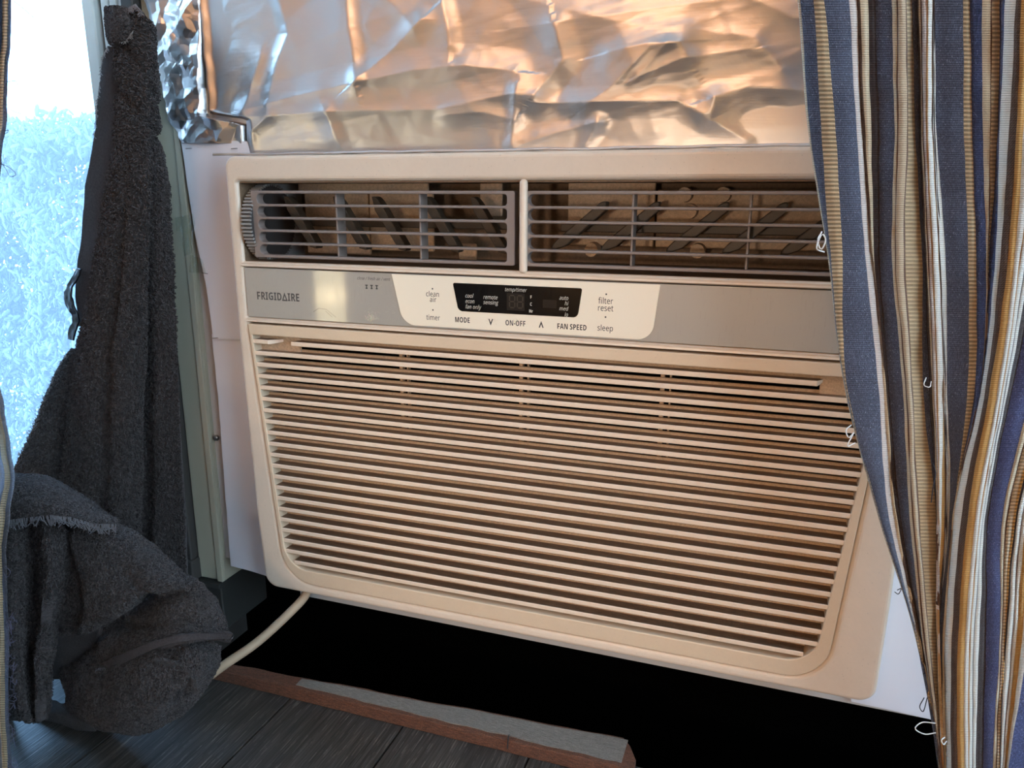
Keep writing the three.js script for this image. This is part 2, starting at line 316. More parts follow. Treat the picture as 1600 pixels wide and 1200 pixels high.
  const post = new THREE.CapsuleGeometry(0.0034, 0.07, 6, 16); post.translate(-0.0062, 0.4735, -0.0015); mesh('centre_post', boxUV(post), M.plastic, ac);
}
// ---- control strip
function canvasTex(w, h, draw) {
  const c = document.createElement('canvas'); c.width = w; c.height = h; const x = c.getContext('2d'); draw(x, w, h);
  const t = new THREE.CanvasTexture(c); t.colorSpace = THREE.SRGBColorSpace; return t;
}
function planUV(g, x0, x1, y0, y1) { const p = g.attributes.position, uv = new Float32Array(p.count * 2); for (let i = 0; i < p.count; i++) { uv[2 * i] = (p.getX(i) - x0) / (x1 - x0); uv[2 * i + 1] = (p.getY(i) - y0) / (y1 - y0); } g.setAttribute('uv', new THREE.BufferAttribute(uv, 2)); return g; }
{
  const X0 = -0.2872, X1 = 0.2884, Y0 = 0.3842, Y1 = 0.4312, S = 2048 / (X1 - X0);
  const tx = canvasTex(2048, Math.round(S * (Y1 - Y0)), (c, w, h) => {
    c.fillStyle = '#a5a199'; c.fillRect(0, 0, w, h);
    for (let i = 0; i < 900; i++) { const v = Math.floor(rr(120, 175)); c.fillStyle = `rgba(${v},${v - 3},${v - 10},0.10)`; c.fillRect(rr(0, w), rr(0, h), rr(1, 3), rr(1, 30)); }
    const X = (x) => (x - X0) * S, Y = (y) => (Y1 - y) * S;
    // raised brand lettering; the A is an open triangle
    c.fillStyle = '#26242a'; c.strokeStyle = '#26242a'; c.textAlign = 'left'; c.textBaseline = 'alphabetic';
    const fs = 0.0098 * S; c.font = `bold ${fs}px sans-serif`;
    const word = 'FRIGIDAIRE', bx = X(-0.2756), width = X(-0.2272) - bx; let adv = 0; const ws = [...word].map((ch) => ch === 'A' ? fs * 0.72 : c.measureText(ch).width);
    for (const a of ws) adv += a; const k = width / adv; let px = bx; const by = Y(0.4013);
    [...word].forEach((ch, i) => {
      c.save(); c.translate(px, by); c.scale(k, 1);
      if (ch === 'A') { c.lineWidth = fs * 0.12; c.beginPath(); c.moveTo(fs * 0.08, -fs * 0.05); c.lineTo(fs * 0.35, -fs * 0.66); c.lineTo(fs * 0.62, -fs * 0.05); c.closePath(); c.stroke(); } else c.fillText(ch, 0, 0);
      c.restore(); px += ws[i] * k;
    });
    c.fillStyle = '#4c4a48'; c.font = `italic ${0.0038 * S}px sans-serif`; c.textAlign = 'center';
    c.save(); c.translate(X(-0.1483), Y(0.4247)); c.scale(0.9, 1); c.fillText('close / fresh air / vent', 0, 0); c.restore();
    c.fillStyle = '#333'; for (let i = 0; i < 3; i++) { const x = X(-0.1555 + i * 0.0052), y = Y(0.4195), a = 0.0018 * S; c.fillRect(x - a * 0.75, y - a * 0.3, a * 1.5, a * 0.45); c.fillRect(x - a * 0.25, y - a * 0.3, a * 0.5, a * 2); c.fillRect(x - a * 0.55, y + a * 1.2, a * 1.1, a * 0.5); }
    // scuffed film and sticker residue
    c.lineWidth = 2; c.strokeStyle = 'rgba(70,66,60,0.55)'; c.beginPath(); c.moveTo(X(-0.213), Y(0.3925)); c.lineTo(X(-0.207), Y(0.3962)); c.lineTo(X(-0.199), Y(0.3955)); c.lineTo(X(-0.189), Y(0.3885)); c.stroke();
    c.beginPath(); c.moveTo(X(-0.2), Y(0.394)); c.lineTo(X(-0.193), Y(0.3885)); c.stroke();
    for (let i = 0; i < 60; i++) { c.strokeStyle = `rgba(${rr(180, 225)},${rr(175, 215)},${rr(150, 195)},0.5)`; const a = rr(0, 6.28), r = rr(0, 0.0065) * S, x = X(-0.152) + Math.cos(a) * r, y = Y(0.3905) + Math.sin(a) * r * 0.8; c.beginPath(); c.moveTo(x, y); c.lineTo(x + rr(-9, 9), y + rr(-9, 9)); c.stroke(); }
    for (let i = 0; i < 40; i++) { c.strokeStyle = 'rgba(205,200,180,0.25)'; const x = X(rr(-0.165, -0.125)), y = Y(rr(0.386, 0.43)); c.lineWidth = rr(0.6, 2); c.beginPath(); c.moveTo(x, y); c.lineTo(x + rr(-16, 16), y + rr(-8, 8)); c.stroke(); }
  });
  const g = planUV(box(X0, X1, Y0, Y1, -0.004, -0.0012, 0.0003), X0, X1, Y0, Y1);
  mesh('control_strip', g, phys({ map: tx, metalness: 0.12, roughness: 0.45, clearcoat: 1, clearcoatRoughness: 0.05 }), ac);
  const shp = roundedPoly([[-0.1295, 0.4306, 0.0005], [-0.1195, 0.3856, 0.012], [0.1035, 0.3856, 0.012], [0.1085, 0.4306, 0.0005]]);
  const A0 = -0.1295, A1 = 0.1085, B0 = 0.3856, B1 = 0.4306, Q = 2048 / (A1 - A0);
  const ct = canvasTex(2048, Math.round(Q * (B1 - B0)), (c, w, h) => {
    c.fillStyle = '#efe6d2'; c.fillRect(0, 0, w, h);
    for (let i = 0; i < 700; i++) { c.fillStyle = `rgba(${rr(150, 200)},${rr(130, 170)},${rr(90, 140)},0.10)`; c.fillRect(rr(0, w), rr(0, h), rr(1, 4), rr(1, 4)); }
    const X = (x) => (x - A0) * Q, Y = (y) => (B1 - y) * Q;
    const t = (s, x, y, size, col, style = '', sx = 0.86) => { c.save(); c.fillStyle = col; c.textAlign = 'center'; c.textBaseline = 'middle'; c.font = `${style} ${size * Q}px sans-serif`; c.translate(X(x), Y(y)); c.scale(sx, 1); c.fillText(s, 0, 0); c.restore(); };
    const K = '#1c1a1e';
    t('clean', -0.0897, 0.4146, 0.0064, K); t('air', -0.0894, 0.4098, 0.0064, K); t('timer', -0.0897, 0.3938, 0.0064, K);
    t('filter', 0.0649, 0.4157, 0.0068, K); t('reset', 0.0649, 0.4098, 0.0068, K); t('sleep', 0.0652, 0.3934, 0.0066, K);
    c.fillStyle = K; for (const [x, y] of [[-0.0897, 0.4192], [-0.0897, 0.4005], [0.0652, 0.4212], [0.0652, 0.4025]]) c.fillRect(X(x) - 0.0006 * Q, Y(y) - 0.0006 * Q, 0.0012 * Q, 0.0012 * Q);
    t('MODE', -0.0617, 0.3932, 0.0062, K, 'bold', 0.8); t('ON-OFF', -0.0127, 0.3931, 0.0062, '#3a363a', 'bold', 0.8); t('FAN SPEED', 0.0369, 0.3927, 0.0062, K, 'bold', 0.8);
    c.strokeStyle = K; c.lineWidth = 0.0009 * Q; const ch = (x, y, s) => { c.beginPath(); c.moveTo(X(x - 0.0017), Y(y + s * 0.0023)); c.lineTo(X(x), Y(y - s * 0.0021)); c.lineTo(X(x + 0.0017), Y(y + s * 0.0023)); c.stroke(); };
    ch(-0.0352, 0.3932, 1); ch(0.0103, 0.3928, -1);
    for (let i = 0; i < 70; i++) { c.strokeStyle = `rgba(${rr(110, 235)},${rr(100, 225)},${rr(80, 200)},0.4)`; c.lineWidth = rr(1, 3); const a = rr(0, 6.28), r = rr(0, 0.0045) * Q, x = X(-0.0105) + Math.cos(a) * r * 1.3, y = Y(0.394) + Math.sin(a) * r; c.beginPath(); c.moveTo(x, y); c.lineTo(x + rr(-9, 9), y + rr(-9, 9)); c.stroke(); }
    for (let i = 0; i < 25; i++) { c.strokeStyle = 'rgba(150,130,100,0.3)'; c.lineWidth = 1.5; const x = X(rr(-0.039, -0.029)), y = Y(rr(0.391, 0.396)); c.beginPath(); c.moveTo(x, y); c.lineTo(x + rr(-12, 12), y + rr(-6, 6)); c.stroke(); }
  });
  const cp = mesh('control_panel', planUV(extrude(shp, -0.0012, -0.0006, 0.0002, 1, 12), A0, A1, B0, B1), phys({ map: ct, roughness: 0.3, clearcoat: 0.3 }), ac);
  const ds = roundedPoly([[-0.0702, 0.4252, 0.0018], [-0.0652, 0.4008, 0.004], [0.0418, 0.4008, 0.004], [0.0452, 0.4252, 0.0018]]);
  const D0 = -0.0702, D1 = 0.0452, E0 = 0.4008, E1 = 0.4252, P = 1536 / (D1 - D0);
  const dt = canvasTex(1536, Math.round(P * (E1 - E0)), (c, w, h) => {
    c.fillStyle = '#0b0a0b'; c.fillRect(0, 0, w, h); const X = (x) => (x - D0) * P, Y = (y) => (E1 - y) * P;
    const t = (s, x, y, size, al = 'left', col = '#cfcabf', st = 'italic') => { c.save(); c.fillStyle = col; c.textAlign = al; c.textBaseline = 'middle'; c.font = `${st} ${size * P}px sans-serif`; c.translate(X(x), Y(y)); c.scale(0.84, 1); c.fillText(s, 0, 0); c.restore(); };
    t('cool', -0.0588, 0.4146, 0.0048); t('econ', -0.0588, 0.4099, 0.0048); t('fan only', -0.0588, 0.4051, 0.0048);
    t('remote', -0.0421, 0.4142, 0.0048); t('sensing', -0.0421, 0.4097, 0.0048); t('temp/timer', -0.0127, 0.4216, 0.0045, 'center');
    t('F', 0.0012, 0.4160, 0.0036, 'center', '#e2ddd0', 'bold'); t('C', 0.0012, 0.4100, 0.0036, 'center', '#e2ddd0', 'bold'); t('Hr', 0.0012, 0.4042, 0.0036, 'center', '#e2ddd0', 'bold');
    t('auto', 0.0335, 0.4166, 0.0046, 'right'); t('hi', 0.0335, 0.4122, 0.0046, 'right'); t('med', 0.0335, 0.4077, 0.0046, 'right'); t('lo', 0.0335, 0.4028, 0.0046, 'right');
    c.fillStyle = '#26211d'; c.fillRect(X(-0.0205), Y(0.4186), 0.0162 * P, 0.0148 * P); c.fillRect(X(0.0115), Y(0.4145), 0.012 * P, 0.007 * P);
    c.fillStyle = '#3f3932'; for (const ox of [-0.0185, -0.0115]) { const a = 0.0011 * P, wd = 0.0048 * P, hh = 0.0052 * P, x = X(ox), y = Y(0.4172); for (const k of [0, 1, 2]) c.fillRect(x + a, y + k * hh, wd - a, a); for (const k of [0, 1]) { c.fillRect(x, y + k * hh + a, a, hh - a); c.fillRect(x + wd, y + k * hh + a, a, hh - a); } }
  });
  mesh('display', planUV(extrude(ds, -0.0006, -0.0003, 0.0001, 1, 10), D0, D1, E0, E1), phys({ map: dt, roughness: 0.15 }), cp);
}
// ---- grille
{
  const shp = roundedPoly([[-0.2866, 0.3772, 0.001], [grilleL(0.1082), 0.1082, 0.033], [grilleR(0.1082), 0.1082, 0.033], [0.2810, 0.3772, 0.001]]);
  const inL = (y) => grilleL(y) + 0.0036, inR = (y) => grilleR(y) - 0.0036 - 0.006 * sstep(0.3, 0.13, y);
  shp.holes.push(hole([[inL(0.3668), 0.3668, 0.001], [inL(0.1232) + 0.001, 0.1232, 0.024], [inR(0.1232) - 0.001, 0.1232, 0.024], [inR(0.3668), 0.3668, 0.001]]));
  const gr = mesh('grille', boxUV(extrude(shp, -0.016, 0.0012, 0.0009, 2, 14)), M.grille, ac);
  // slat: one profile swept sideways; the map holds a pale front and a darker brown ledge behind it
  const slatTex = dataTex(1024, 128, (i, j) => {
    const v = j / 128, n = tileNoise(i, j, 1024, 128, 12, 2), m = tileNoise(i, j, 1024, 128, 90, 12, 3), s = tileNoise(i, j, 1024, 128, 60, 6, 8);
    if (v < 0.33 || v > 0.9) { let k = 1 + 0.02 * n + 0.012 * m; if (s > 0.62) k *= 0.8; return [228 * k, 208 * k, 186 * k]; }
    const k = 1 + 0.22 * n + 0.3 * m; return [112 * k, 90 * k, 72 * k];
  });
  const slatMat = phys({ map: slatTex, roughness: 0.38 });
  const hF = 0.0021, dz = 0.0128, fz = 0.0004;
  const prof = [[-hF, fz - 0.0004], [-hF + 0.0005, fz], [hF - 0.0005, fz], [hF, fz - 0.0005], [hF - 0.0006, fz - dz], [-hF + 0.0014, fz - dz], [-hF, fz - 0.002]], pv = [0.02, 0.05, 0.28, 0.33, 0.88, 0.92, 0.98];
  const slat = (x0, x1, y, e0 = 0, e1 = 0) => { // e0, e1: how far the ends run out towards the back
    const pos = [], uv = [], idx = [], n = prof.length;
    for (let i = 0; i <= n; i++) for (const s of [0, 1]) { const [py, pz] = prof[i % n], b = (fz - pz) / dz; pos.push(s ? x1 + e1 * b : x0 - e0 * b, y + py, pz); uv.push((s ? x1 : x0) * 2 + y * 37, i === n ? 1 : pv[i]); }
    for (let i = 0; i < n; i++) { const a = 2 * i; idx.push(a, a + 1, a + 2, a + 1, a + 3, a + 2); }
    const c0 = pos.length / 3; for (const s of [0, 1]) for (let i = 0; i < n; i++) { const [py, pz] = prof[i], b = (fz - pz) / dz; pos.push(s ? x1 + e1 * b : x0 - e0 * b, y + py, pz); uv.push(s ? 0.3 : 0.6, 0.2); }
    for (let i = 1; i < n - 1; i++) { idx.push(c0, c0 + i, c0 + i + 1); idx.push(c0 + n, c0 + n + i + 1, c0 + n + i); }
    let g = new THREE.BufferGeometry(); g.setAttribute('position', new THREE.Float32BufferAttribute(pos, 3)); g.setAttribute('uv', new THREE.Float32BufferAttribute(uv, 2)); g.setIndex(idx);
    g = g.toNonIndexed(); g.computeVertexNormals(); return g;
  };
  const Y = (k) => 0.3604 - 0.01152 * k;
  const xl = (y) => inL(y) + (y < 0.15 ? 0.02 * Math.pow((0.15 - y) / 0.027, 2) : 0) - 0.001, xr = (y) => inR(y) - (y < 0.15 ? 0.02 * Math.pow((0.15 - y) / 0.027, 2) : 0) + 0.001;
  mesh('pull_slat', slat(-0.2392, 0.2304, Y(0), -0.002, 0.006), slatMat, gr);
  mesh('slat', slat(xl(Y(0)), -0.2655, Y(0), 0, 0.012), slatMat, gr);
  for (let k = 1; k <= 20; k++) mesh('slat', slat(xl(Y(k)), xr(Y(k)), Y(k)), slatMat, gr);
  const dm = std({ map: dusty.clone(), color: rgb(1.15, 1.05, 0.95), roughness: 0.7 }); dm.map.repeat.set(14, 14);
  for (let k = 0; k <= 19; k++) { const y = Y(k + 1) + hF - 0.0008, x0 = k ? xl(y) : -0.238, x1 = k ? xr(y) : 0.2365; mesh('backing_strip', boxUV(box(x0, x1, y, y + 0.0027, -0.0138, -0.0118)), dm, gr); }
  const top = Y(0) + hF; mesh('backing_strip', boxUV(box(-0.238, 0.2365, top - 0.0006, top + 0.0022, -0.0138, -0.0118)), dm, gr);
  mesh('recess_plate', [boxUV(box(-0.2836, -0.236, Y(1) + hF - 0.001, 0.3675, -0.0125, -0.0105))], M.inside, gr);
  mesh('recess_plate', [boxUV(box(0.2332, 0.2770, Y(1) + hF - 0.001, 0.3675, -0.0125, -0.0095))], dm, gr);
  for (const x of [-0.13, -0.012, 0.112]) mesh('rear_rib', [boxUV(box(x - 0.0016, x + 0.0016, 0.2, 0.366, -0.019, -0.0142)), boxUV(box(x + 0.006, x + 0.0072, 0.2, 0.366, -0.019, -0.0142))], dm, gr);
  mesh('filter', box(-0.275, 0.272, 0.118, 0.372, -0.034, -0.03), M.void, gr);  // near-black sheet stands in for the unlit interior behind the slats
}
{ // power cord
  const c = at(476, 932, -0.012), e = at(322, 1060, 0.075);
  const cord = tube([V(c.x + 0.004, c.y + 0.012, -0.016), V(c.x, c.y, -0.012), at(452, 958, 0.004), at(400, 1005, 0.035), at(355, 1036, 0.06), V(e.x, Math.max(0.008, e.y), e.z), at(285, 1085, 0.10)], 0.0046, 60, 14);
  tag(mesh('power_cord', cord, std({ color: rgb(0.42, 0.31, 0.21), roughness: 0.55 })), 'beige power cord running from under the air conditioner to the floor', 'cord');
}

// ================================================================ foil
const segD = (x, y, a, b) => { const vx = b[0] - a[0], vy = b[1] - a[1], t = clamp(((x - a[0]) * vx + (y - a[1]) * vy) / (vx * vx + vy * vy)); return [Math.hypot(x - a[0] - t * vx, y - a[1] - t * vy), (x - a[0]) * vy - (y - a[1]) * vx]; };
const FZ = -0.043;
const hash2 = (i, j, s) => { const t = Math.sin(i * 127.1 + j * 311.7 + s * 74.7) * 43758.5453; return t - Math.floor(t); };
function facet(x, y, s) { // flat facets meeting in sharp creases
  x += 0.35 * noise(x * 0.7, y * 0.7, s); y += 0.35 * noise(x * 0.7 + 9, y * 0.7, s + 3);
  const k = (x + y) * 0.366025, i = Math.floor(x + k), j = Math.floor(y + k), fx = x + k - i, fy = y + k - j;
  const a = hash2(i, j, s), d = hash2(i + 1, j + 1, s), m = fx > fy ? hash2(i + 1, j, s) : hash2(i, j + 1, s), hi = Math.max(fx, fy), lo = Math.min(fx, fy);
  return a * (1 - hi) + m * (hi - lo) + d * lo - 0.5;
}
const foilTex = grey(512, 512, (i, j) => 0.5 + 0.2 * tileNoise(i, j, 512, 512, 2, 50) + 0.12 * tileNoise(i, j, 512, 512, 20, 20, 3));
M.foil = std({ color: rgb(0.68, 0.68, 0.70), metalness: 1, roughness: 0.36, bumpMap: foilTex, bumpScale: 0.00012 }); foilTex.repeat.set(3, 3);
{
  // creases seen in the photograph: polyline of pixels, height, width on each side (m)
  const creases = [
    [[[386, 174], [470, 152], [566, 131], [652, 112], [730, 104], [806, 112]], 0.0080, 0.018, 0.030],
    [[[395, 184], [470, 180], [520, 176], [690, 172], [752, 158], [800, 148], [838, 150]], 0.0075, 0.020, 0.022],
    [[[547, -10], [552, 40], [560, 90], [566, 122]], 0.0060, 0.012, 0.030],
    [[[664, 34], [620, 80], [570, 124]], 0.0060, 0.035, 0.015],
    [[[590, -20], [625, 15], [655, 48], [664, 34]], 0.0035, 0.015, 0.015],
    [[[440, 0], [455, 55], [438, 100], [428, 145]], 0.0060, 0.030, 0.012],
    [[[412, 90], [400, 130], [388, 174]], 0.0050, 0.014, 0.018],
    [[[520, 176], [530, 205], [540, 236]], 0.0055, 0.012, 0.016],
    [[[690, -20], [704, 40], [708, 72]], 0.0060, 0.012, 0.022],
    [[[838, 150], [860, 122], [884, 94], [872, 45]], 0.0075, 0.030, 0.016],
    [[[800, 47], [960, 25], [1128, 0]], 0.0018, 0.012, 0.020],
    [[[920, 165], [956, 140], [1019, 74], [1061, 70]], 0.0085, 0.026, 0.022],
    [[[956, 84], [1019, 70], [1061, 70], [1075, 92]], 0.0065, 0.020, 0.030],
    [[[990, 131], [1047, 67]], 0.0020, 0.006, 0.008],
    [[[1000, 122], [1065, 94], [1175, 78]], 0.0030, 0.008, 0.016],
    [[[837, 162], [960, 160], [1060, 158], [1100, 180]], 0.0060, 0.012, 0.014],
    [[[806, 230], [870, 208], [934, 192]], 0.0050, 0.012, 0.014],
    [[[916, 228], [937, 192]], 0.0050, 0.010, 0.010],
    [[[1117, 153], [1172, 136], [1260, 142]], 0.0065, 0.016, 0.022],
    [[[1117, 153], [1112, 188], [1165, 218]], 0.0050, 0.014, 0.014],
    [[[1145, 55], [1180, 62], [1220, 110]], 0.0060, 0.022, 0.025],
    [[[1172, 0], [1240, 30], [1290, 28]], 0.0045, 0.020, 0.020],
    [[[800, 225], [806, 190], [810, 140]], 0.0045, 0.010, 0.016],
    [[[430, 183], [400, 205], [398, 236]], 0.0045, 0.010, 0.014],
    [[[700, 180], [760, 176], [806, 188]], 0.0030, 0.010, 0.012],
  ].map(([pl, h, wl, wr]) => ({ pl: pl.map(([x, y]) => { const p = at(x, y, FZ); return [p.x, p.y]; }), h, wl, wr }));
  const height = (x, y) => {
    let z = 0.006 * noise(x * 6, y * 6, 2) + 0.008 * facet(x * 9, y * 9, 4) + 0.0011 * facet(x * 26, y * 26, 8);
    for (const c of creases) {
      let best = 1e9, side = 0; for (let i = 1; i < c.pl.length; i++) { const [d, s] = segD(x, y, c.pl[i - 1], c.pl[i]); if (d < best) { best = d; side = s; } }
      const w = side > 0 ? c.wr : c.wl; if (best < w) { const t = 1 - best / w; z += 0.36 * c.h * t * (0.45 + 0.55 * t); }
    }
    const n1 = noise(x * 22, y * 26, 5), n2 = noise(x * 50, y * 55, 9);
    z += 0.0005 * (0.35 - Math.abs(n1)) * 2 + 0.00014 * (0.3 - Math.abs(n2)) * 2;
    const lx = (x - y * 4.5) * 30; z += 0.00025 * Math.max(0, noise(lx, y * 3 + x, 3));
    return z;
  };
  const nx = 360, ny = 320, x1 = 0.40, y0 = 0.5352, y1 = 1.15, grid = [];
  for (let j = 0; j <= ny; j++) {
    const t = j / ny, y = y0 + (y1 - y0) * (t < 0.75 ? t * 0.35 / 0.75 : 0.35 + (t - 0.75) * 2.6), row = [];
    for (let i = 0; i <= nx; i++) { const x = lerp(lerp(at(325, 100, FZ).x, at(390, 200, FZ).x, sstep(0.580, 0.568, y)) + 0.002 * noise(y * 60, 4), x1, i / nx), low = sstep(0, 0.016, y - y0), edge = 0.0025 * noise(x * 40, 3) * (1 - low); row.push(V(x, y + edge, FZ + 0.0045 - 0.001 * (1 - low) + Math.max(-0.0025, height(x, y) * (0.6 + 0.4 * low)) * sstep(0, 0.012, i / nx))); }
    grid.push(row);
  }
  const s = thing('foil_sheet', 'wide wrinkled sheet of aluminium foil covering the wall above the air conditioner', 'foil');
  mesh('foil', solid(grid.reverse(), 0.0003, null), M.foil, s);
  const lip = []; for (let i = 0; i <= 60; i++) { const x = lerp(-0.33, 0.3, i / 60); lip.push(V(x, 0.5362 + 0.0009 * noise(x * 30, 8), -0.024 + 0.002 * noise(x * 22, 1))); }
  mesh('folded_edge', tube(lip, 0.0012, 120, 6), M.foil, s);
  // the crumpled strip on the left
  const g2 = [], sx0 = [[0, 232], [60, 246], [110, 252], [150, 262], [185, 268], [222, 288]];
  for (let j = 0; j <= 330; j++) {
    const py = -150 + 374 * j / 330, row = []; let l = sx0[0][1] - 2; for (let k = 1; k < sx0.length; k++) if (py > sx0[k - 1][0]) l = lerp(sx0[k - 1][1], sx0[k][1], clamp((py - sx0[k - 1][0]) / (sx0[k][0] - sx0[k - 1][0])));
    const r = 327 + 65 * sstep(176, 190, py);
    for (let i = 0; i <= 110; i++) {
      const p = at(lerp(l + 3 * noise(py * 0.09, 7), r, i / 110), py, -0.044), x = p.x, y = p.y, e = Math.min(1, i / 8, (110 - i) / 5);
      const zz = 0.004 + 0.006 * facet(x * 32, y * 32, 1) + 0.0036 * facet(x * 70, y * 70, 5) + 0.0014 * facet(x * 150, y * 150, 7) + 0.004 * (0.3 - Math.abs(noise(x * 20, y * 20, 6)));
      const me = 325 + 65 * sstep(180, 197, py), pxv = lerp(l, r, i / 110), und = sstep(me - 9, me - 1, pxv); row.push(V(x, y, -0.0405 - 0.0045 * und + Math.max(0, zz) * (0.3 + 0.7 * e) * (1 - und)));
    }
    g2.push(row);
  }
  tag(mesh('foil_strip', toCreasedNormals(solid(g2, 0.0003, null), 0.22), M.foil), 'narrow heavily crumpled foil strip beside the window post', 'foil');
}

// ================================================================ papers on the wall
function paper(name, label, quad, staples, z = -0.0405, group) {
  const t = thing(name, label, 'paper');
  mesh('page', sheet(quad, 24, 40, 0.0004, (p) => 0.0012 * noise(p.x * 18, p.y * 12, quad[0][0][0]) + 0.0006 * noise(p.x * 40, p.y * 60, 3)), M.paper, t);
  for (const [px, py, a] of staples) { const p = at(px, py, z + 0.0022), g = new THREE.CapsuleGeometry(0.0003, 0.007, 3, 6); g.rotateZ(Math.PI / 2 + a); g.translate(p.x, p.y, p.z); mesh('staple', g, std({ color: rgb(0.12, 0.12, 0.13), metalness: 0.8, roughness: 0.35 }), t); }
}
paper('paper_sheet', 'upper white paper sheet stapled between the window post and the air conditioner', [[[283, 220, -0.0395], [340, 220, -0.0395], [400, 221, -0.0395]], [[302, 350, -0.0395], [350, 350, -0.0395], [400, 350, -0.0395]], [[322, 450, -0.0395], [360, 450, -0.0395], [405, 450, -0.0395]], [[334, 530, -0.0395], [370, 531, -0.0395], [410, 532, -0.0395]]], [[295, 232, 0], [366, 232, 0.02], [320, 427, -0.1]]);
paper('paper_sheet', 'lower white paper sheet beside the air conditioner with a curled bottom edge', [[[331, 522, -0.041], [370, 523, -0.041], [412, 524, -0.041]], [[343, 650, -0.041], [380, 652, -0.041], [420, 655, -0.041]], [[352, 780, -0.041], [390, 782, -0.041], [425, 785, -0.041]], [[361, 884, -0.037], [385, 890, -0.034], [432, 905, -0.036]]], [[336, 528, 0.1], [376, 880, -0.2]]);
paper('paper_sheet', 'bluish white paper sheet on the wall between the air conditioner and the curtain', [[[1290, 600, -0.046], [1420, 620, -0.046], [1560, 640, -0.046]], [[1310, 860, -0.046], [1430, 890, -0.046], [1560, 920, -0.046]], [[1330, 1096, -0.046], [1420, 1116, -0.046], [1560, 1150, -0.046]]], []);
{ // clear tape
  const t = thing('clear_tape', 'crinkled clear tape stuck over the window post edge beside the upper paper', 'tape');
  const tm = phys({ color: rgb(0.95, 0.97, 0.95), transmission: 1, thickness: 0, roughness: 0.08, ior: 1.5 });
  const piece = (q) => mesh('tape_piece', sheet(q, 20, 14, 0.0002, (p) => 0.0022 * Math.abs(noise(p.x * 150, p.y * 150, 2))), tm, t);
  piece([[[274, 340, -0.0375], [302, 334, -0.037]], [[276, 362, -0.0375], [305, 352, -0.037]]]);
  piece([[[284, 360, -0.038], [304, 352, -0.037]], [[288, 400, -0.038], [300, 396, -0.037]]]);
  piece([[[298, 398, -0.038], [316, 404, -0.037]], [[296, 426, -0.038], [322, 426, -0.037]]]);
}
{ // wooden board at the edge of the gap
  const sh = new THREE.Shape(), n = 60; // outline seen from above: x, -z
  const front = (x) => 0.0405 + 0.0008 * noise(x * 30, 2), back = (x) => lerp(0.030, 0.002, clamp((x + 0.34) / 0.46)) + 0.0018 * noise(x * 26, 9);
  sh.moveTo(-0.342, -front(-0.342)); for (let i = 1; i <= n; i++) { const x = -0.342 + 0.452 * i / n; sh.lineTo(x, -front(x)); }
  for (let i = n; i >= 0; i--) { const x = -0.342 + 0.452 * i / n; sh.lineTo(x, -Math.max(back(x), 0.04 - 0.04 * Math.sqrt(clamp((0.112 - x) / 0.02)))); }
  const g = new THREE.ExtrudeGeometry(sh, { depth: 0.011, bevelEnabled: true, bevelThickness: 0.0012, bevelSize: 0.0012, bevelSegments: 2 }); g.rotateX(-Math.PI / 2); g.translate(0, 0.0014, 0);
  const p = g.attributes.position; for (let i = 0; i < p.count; i++) { const x = p.getX(i); p.setY(i, p.getY(i) + (p.getY(i) > 0.006 ? 0.0012 * noise(x * 40, p.getZ(i) * 60, 1) : 0)); }
  g.computeVertexNormals(); boxUV(g);
  const wt = dataTex(1024, 256, (i, j) => { const a = tileNoise(i, j, 1024, 256, 5, 30), b = tileNoise(i, j, 1024, 256, 30, 50, 2), k = 1 + 0.4 * a + 0.5 * b; return [96 * k, 62 * k, 46 * k]; });
  const tt = dataTex(1024, 256, (i, j) => { const a = tileNoise(i, j, 1024, 256, 5, 30, 7), b = tileNoise(i, j, 1024, 256, 40, 40, 2), k = 1 + 0.25 * a + 0.3 * b; return [118 * k, 114 * k, 108 * k]; });
  wt.repeat.set(6, 14); tt.repeat.set(6, 14);
  const wb = grey(512, 256, (i, j) => 0.5 + 0.4 * tileNoise(i, j, 512, 256, 8, 50)); wb.repeat.set(6, 14);
  const t = thing('wooden_board', 'rough brown wooden board with worn grey top along the floor edge', 'board');
  mesh('board', g, std({ map: wt, bumpMap: wb, bumpScale: 0.002, roughness: 0.8 }), t);
  const top = new THREE.Shape(); const f2 = (x) => front(x) - 0.004 + 0.002 * noise(x * 50, 6), b2 = (x) => back(x) + 0.002;
  top.moveTo(-0.235, -f2(-0.235)); for (let i = 1; i <= n; i++) { const x = -0.235 + 0.335 * i / n; top.lineTo(x, -f2(x)); } for (let i = n; i >= 0; i--) { const x = -0.235 + 0.335 * i / n; top.lineTo(x, -Math.min(b2(x), f2(x) - 0.0015)); }
  const tg = new THREE.ExtrudeGeometry(top, { depth: 0.0016, bevelEnabled: false }); tg.rotateX(-Math.PI / 2); tg.translate(0, 0.0128, 0); boxUV(tg);
  mesh('worn_top', tg, std({ map: tt, bumpMap: wb, bumpScale: 0.001, roughness: 0.75 }), t).userData.label = 'worn pale grey top layer';
  const st = at(793, 1172, 0.043), nail = tube([V(st.x - 0.001, 0.015, 0.036), V(st.x, 0.0165, 0.041), V(st.x, 0.006, 0.0435)], 0.0006, 8, 6); mesh('bent_nail', nail, std({ color: rgb(0.02, 0.02, 0.02), roughness: 0.5 }), t);
}

// ================================================================ striped curtains
const C = { slate: [80, 88, 110], navy: [66, 80, 122], blue: [92, 108, 160], tan: [212, 190, 160], ribt: [194, 170, 134], cream: [232, 216, 186], pink: [224, 210, 202], brown: [88, 64, 48], dark: [54, 38, 36], white: [243, 240, 232], gold: [208, 158, 86], line: [104, 66, 44], orange: [190, 140, 84] };
const ROWS = [-340, 0, 200, 400, 600, 800, 1000, 1200, 1320];
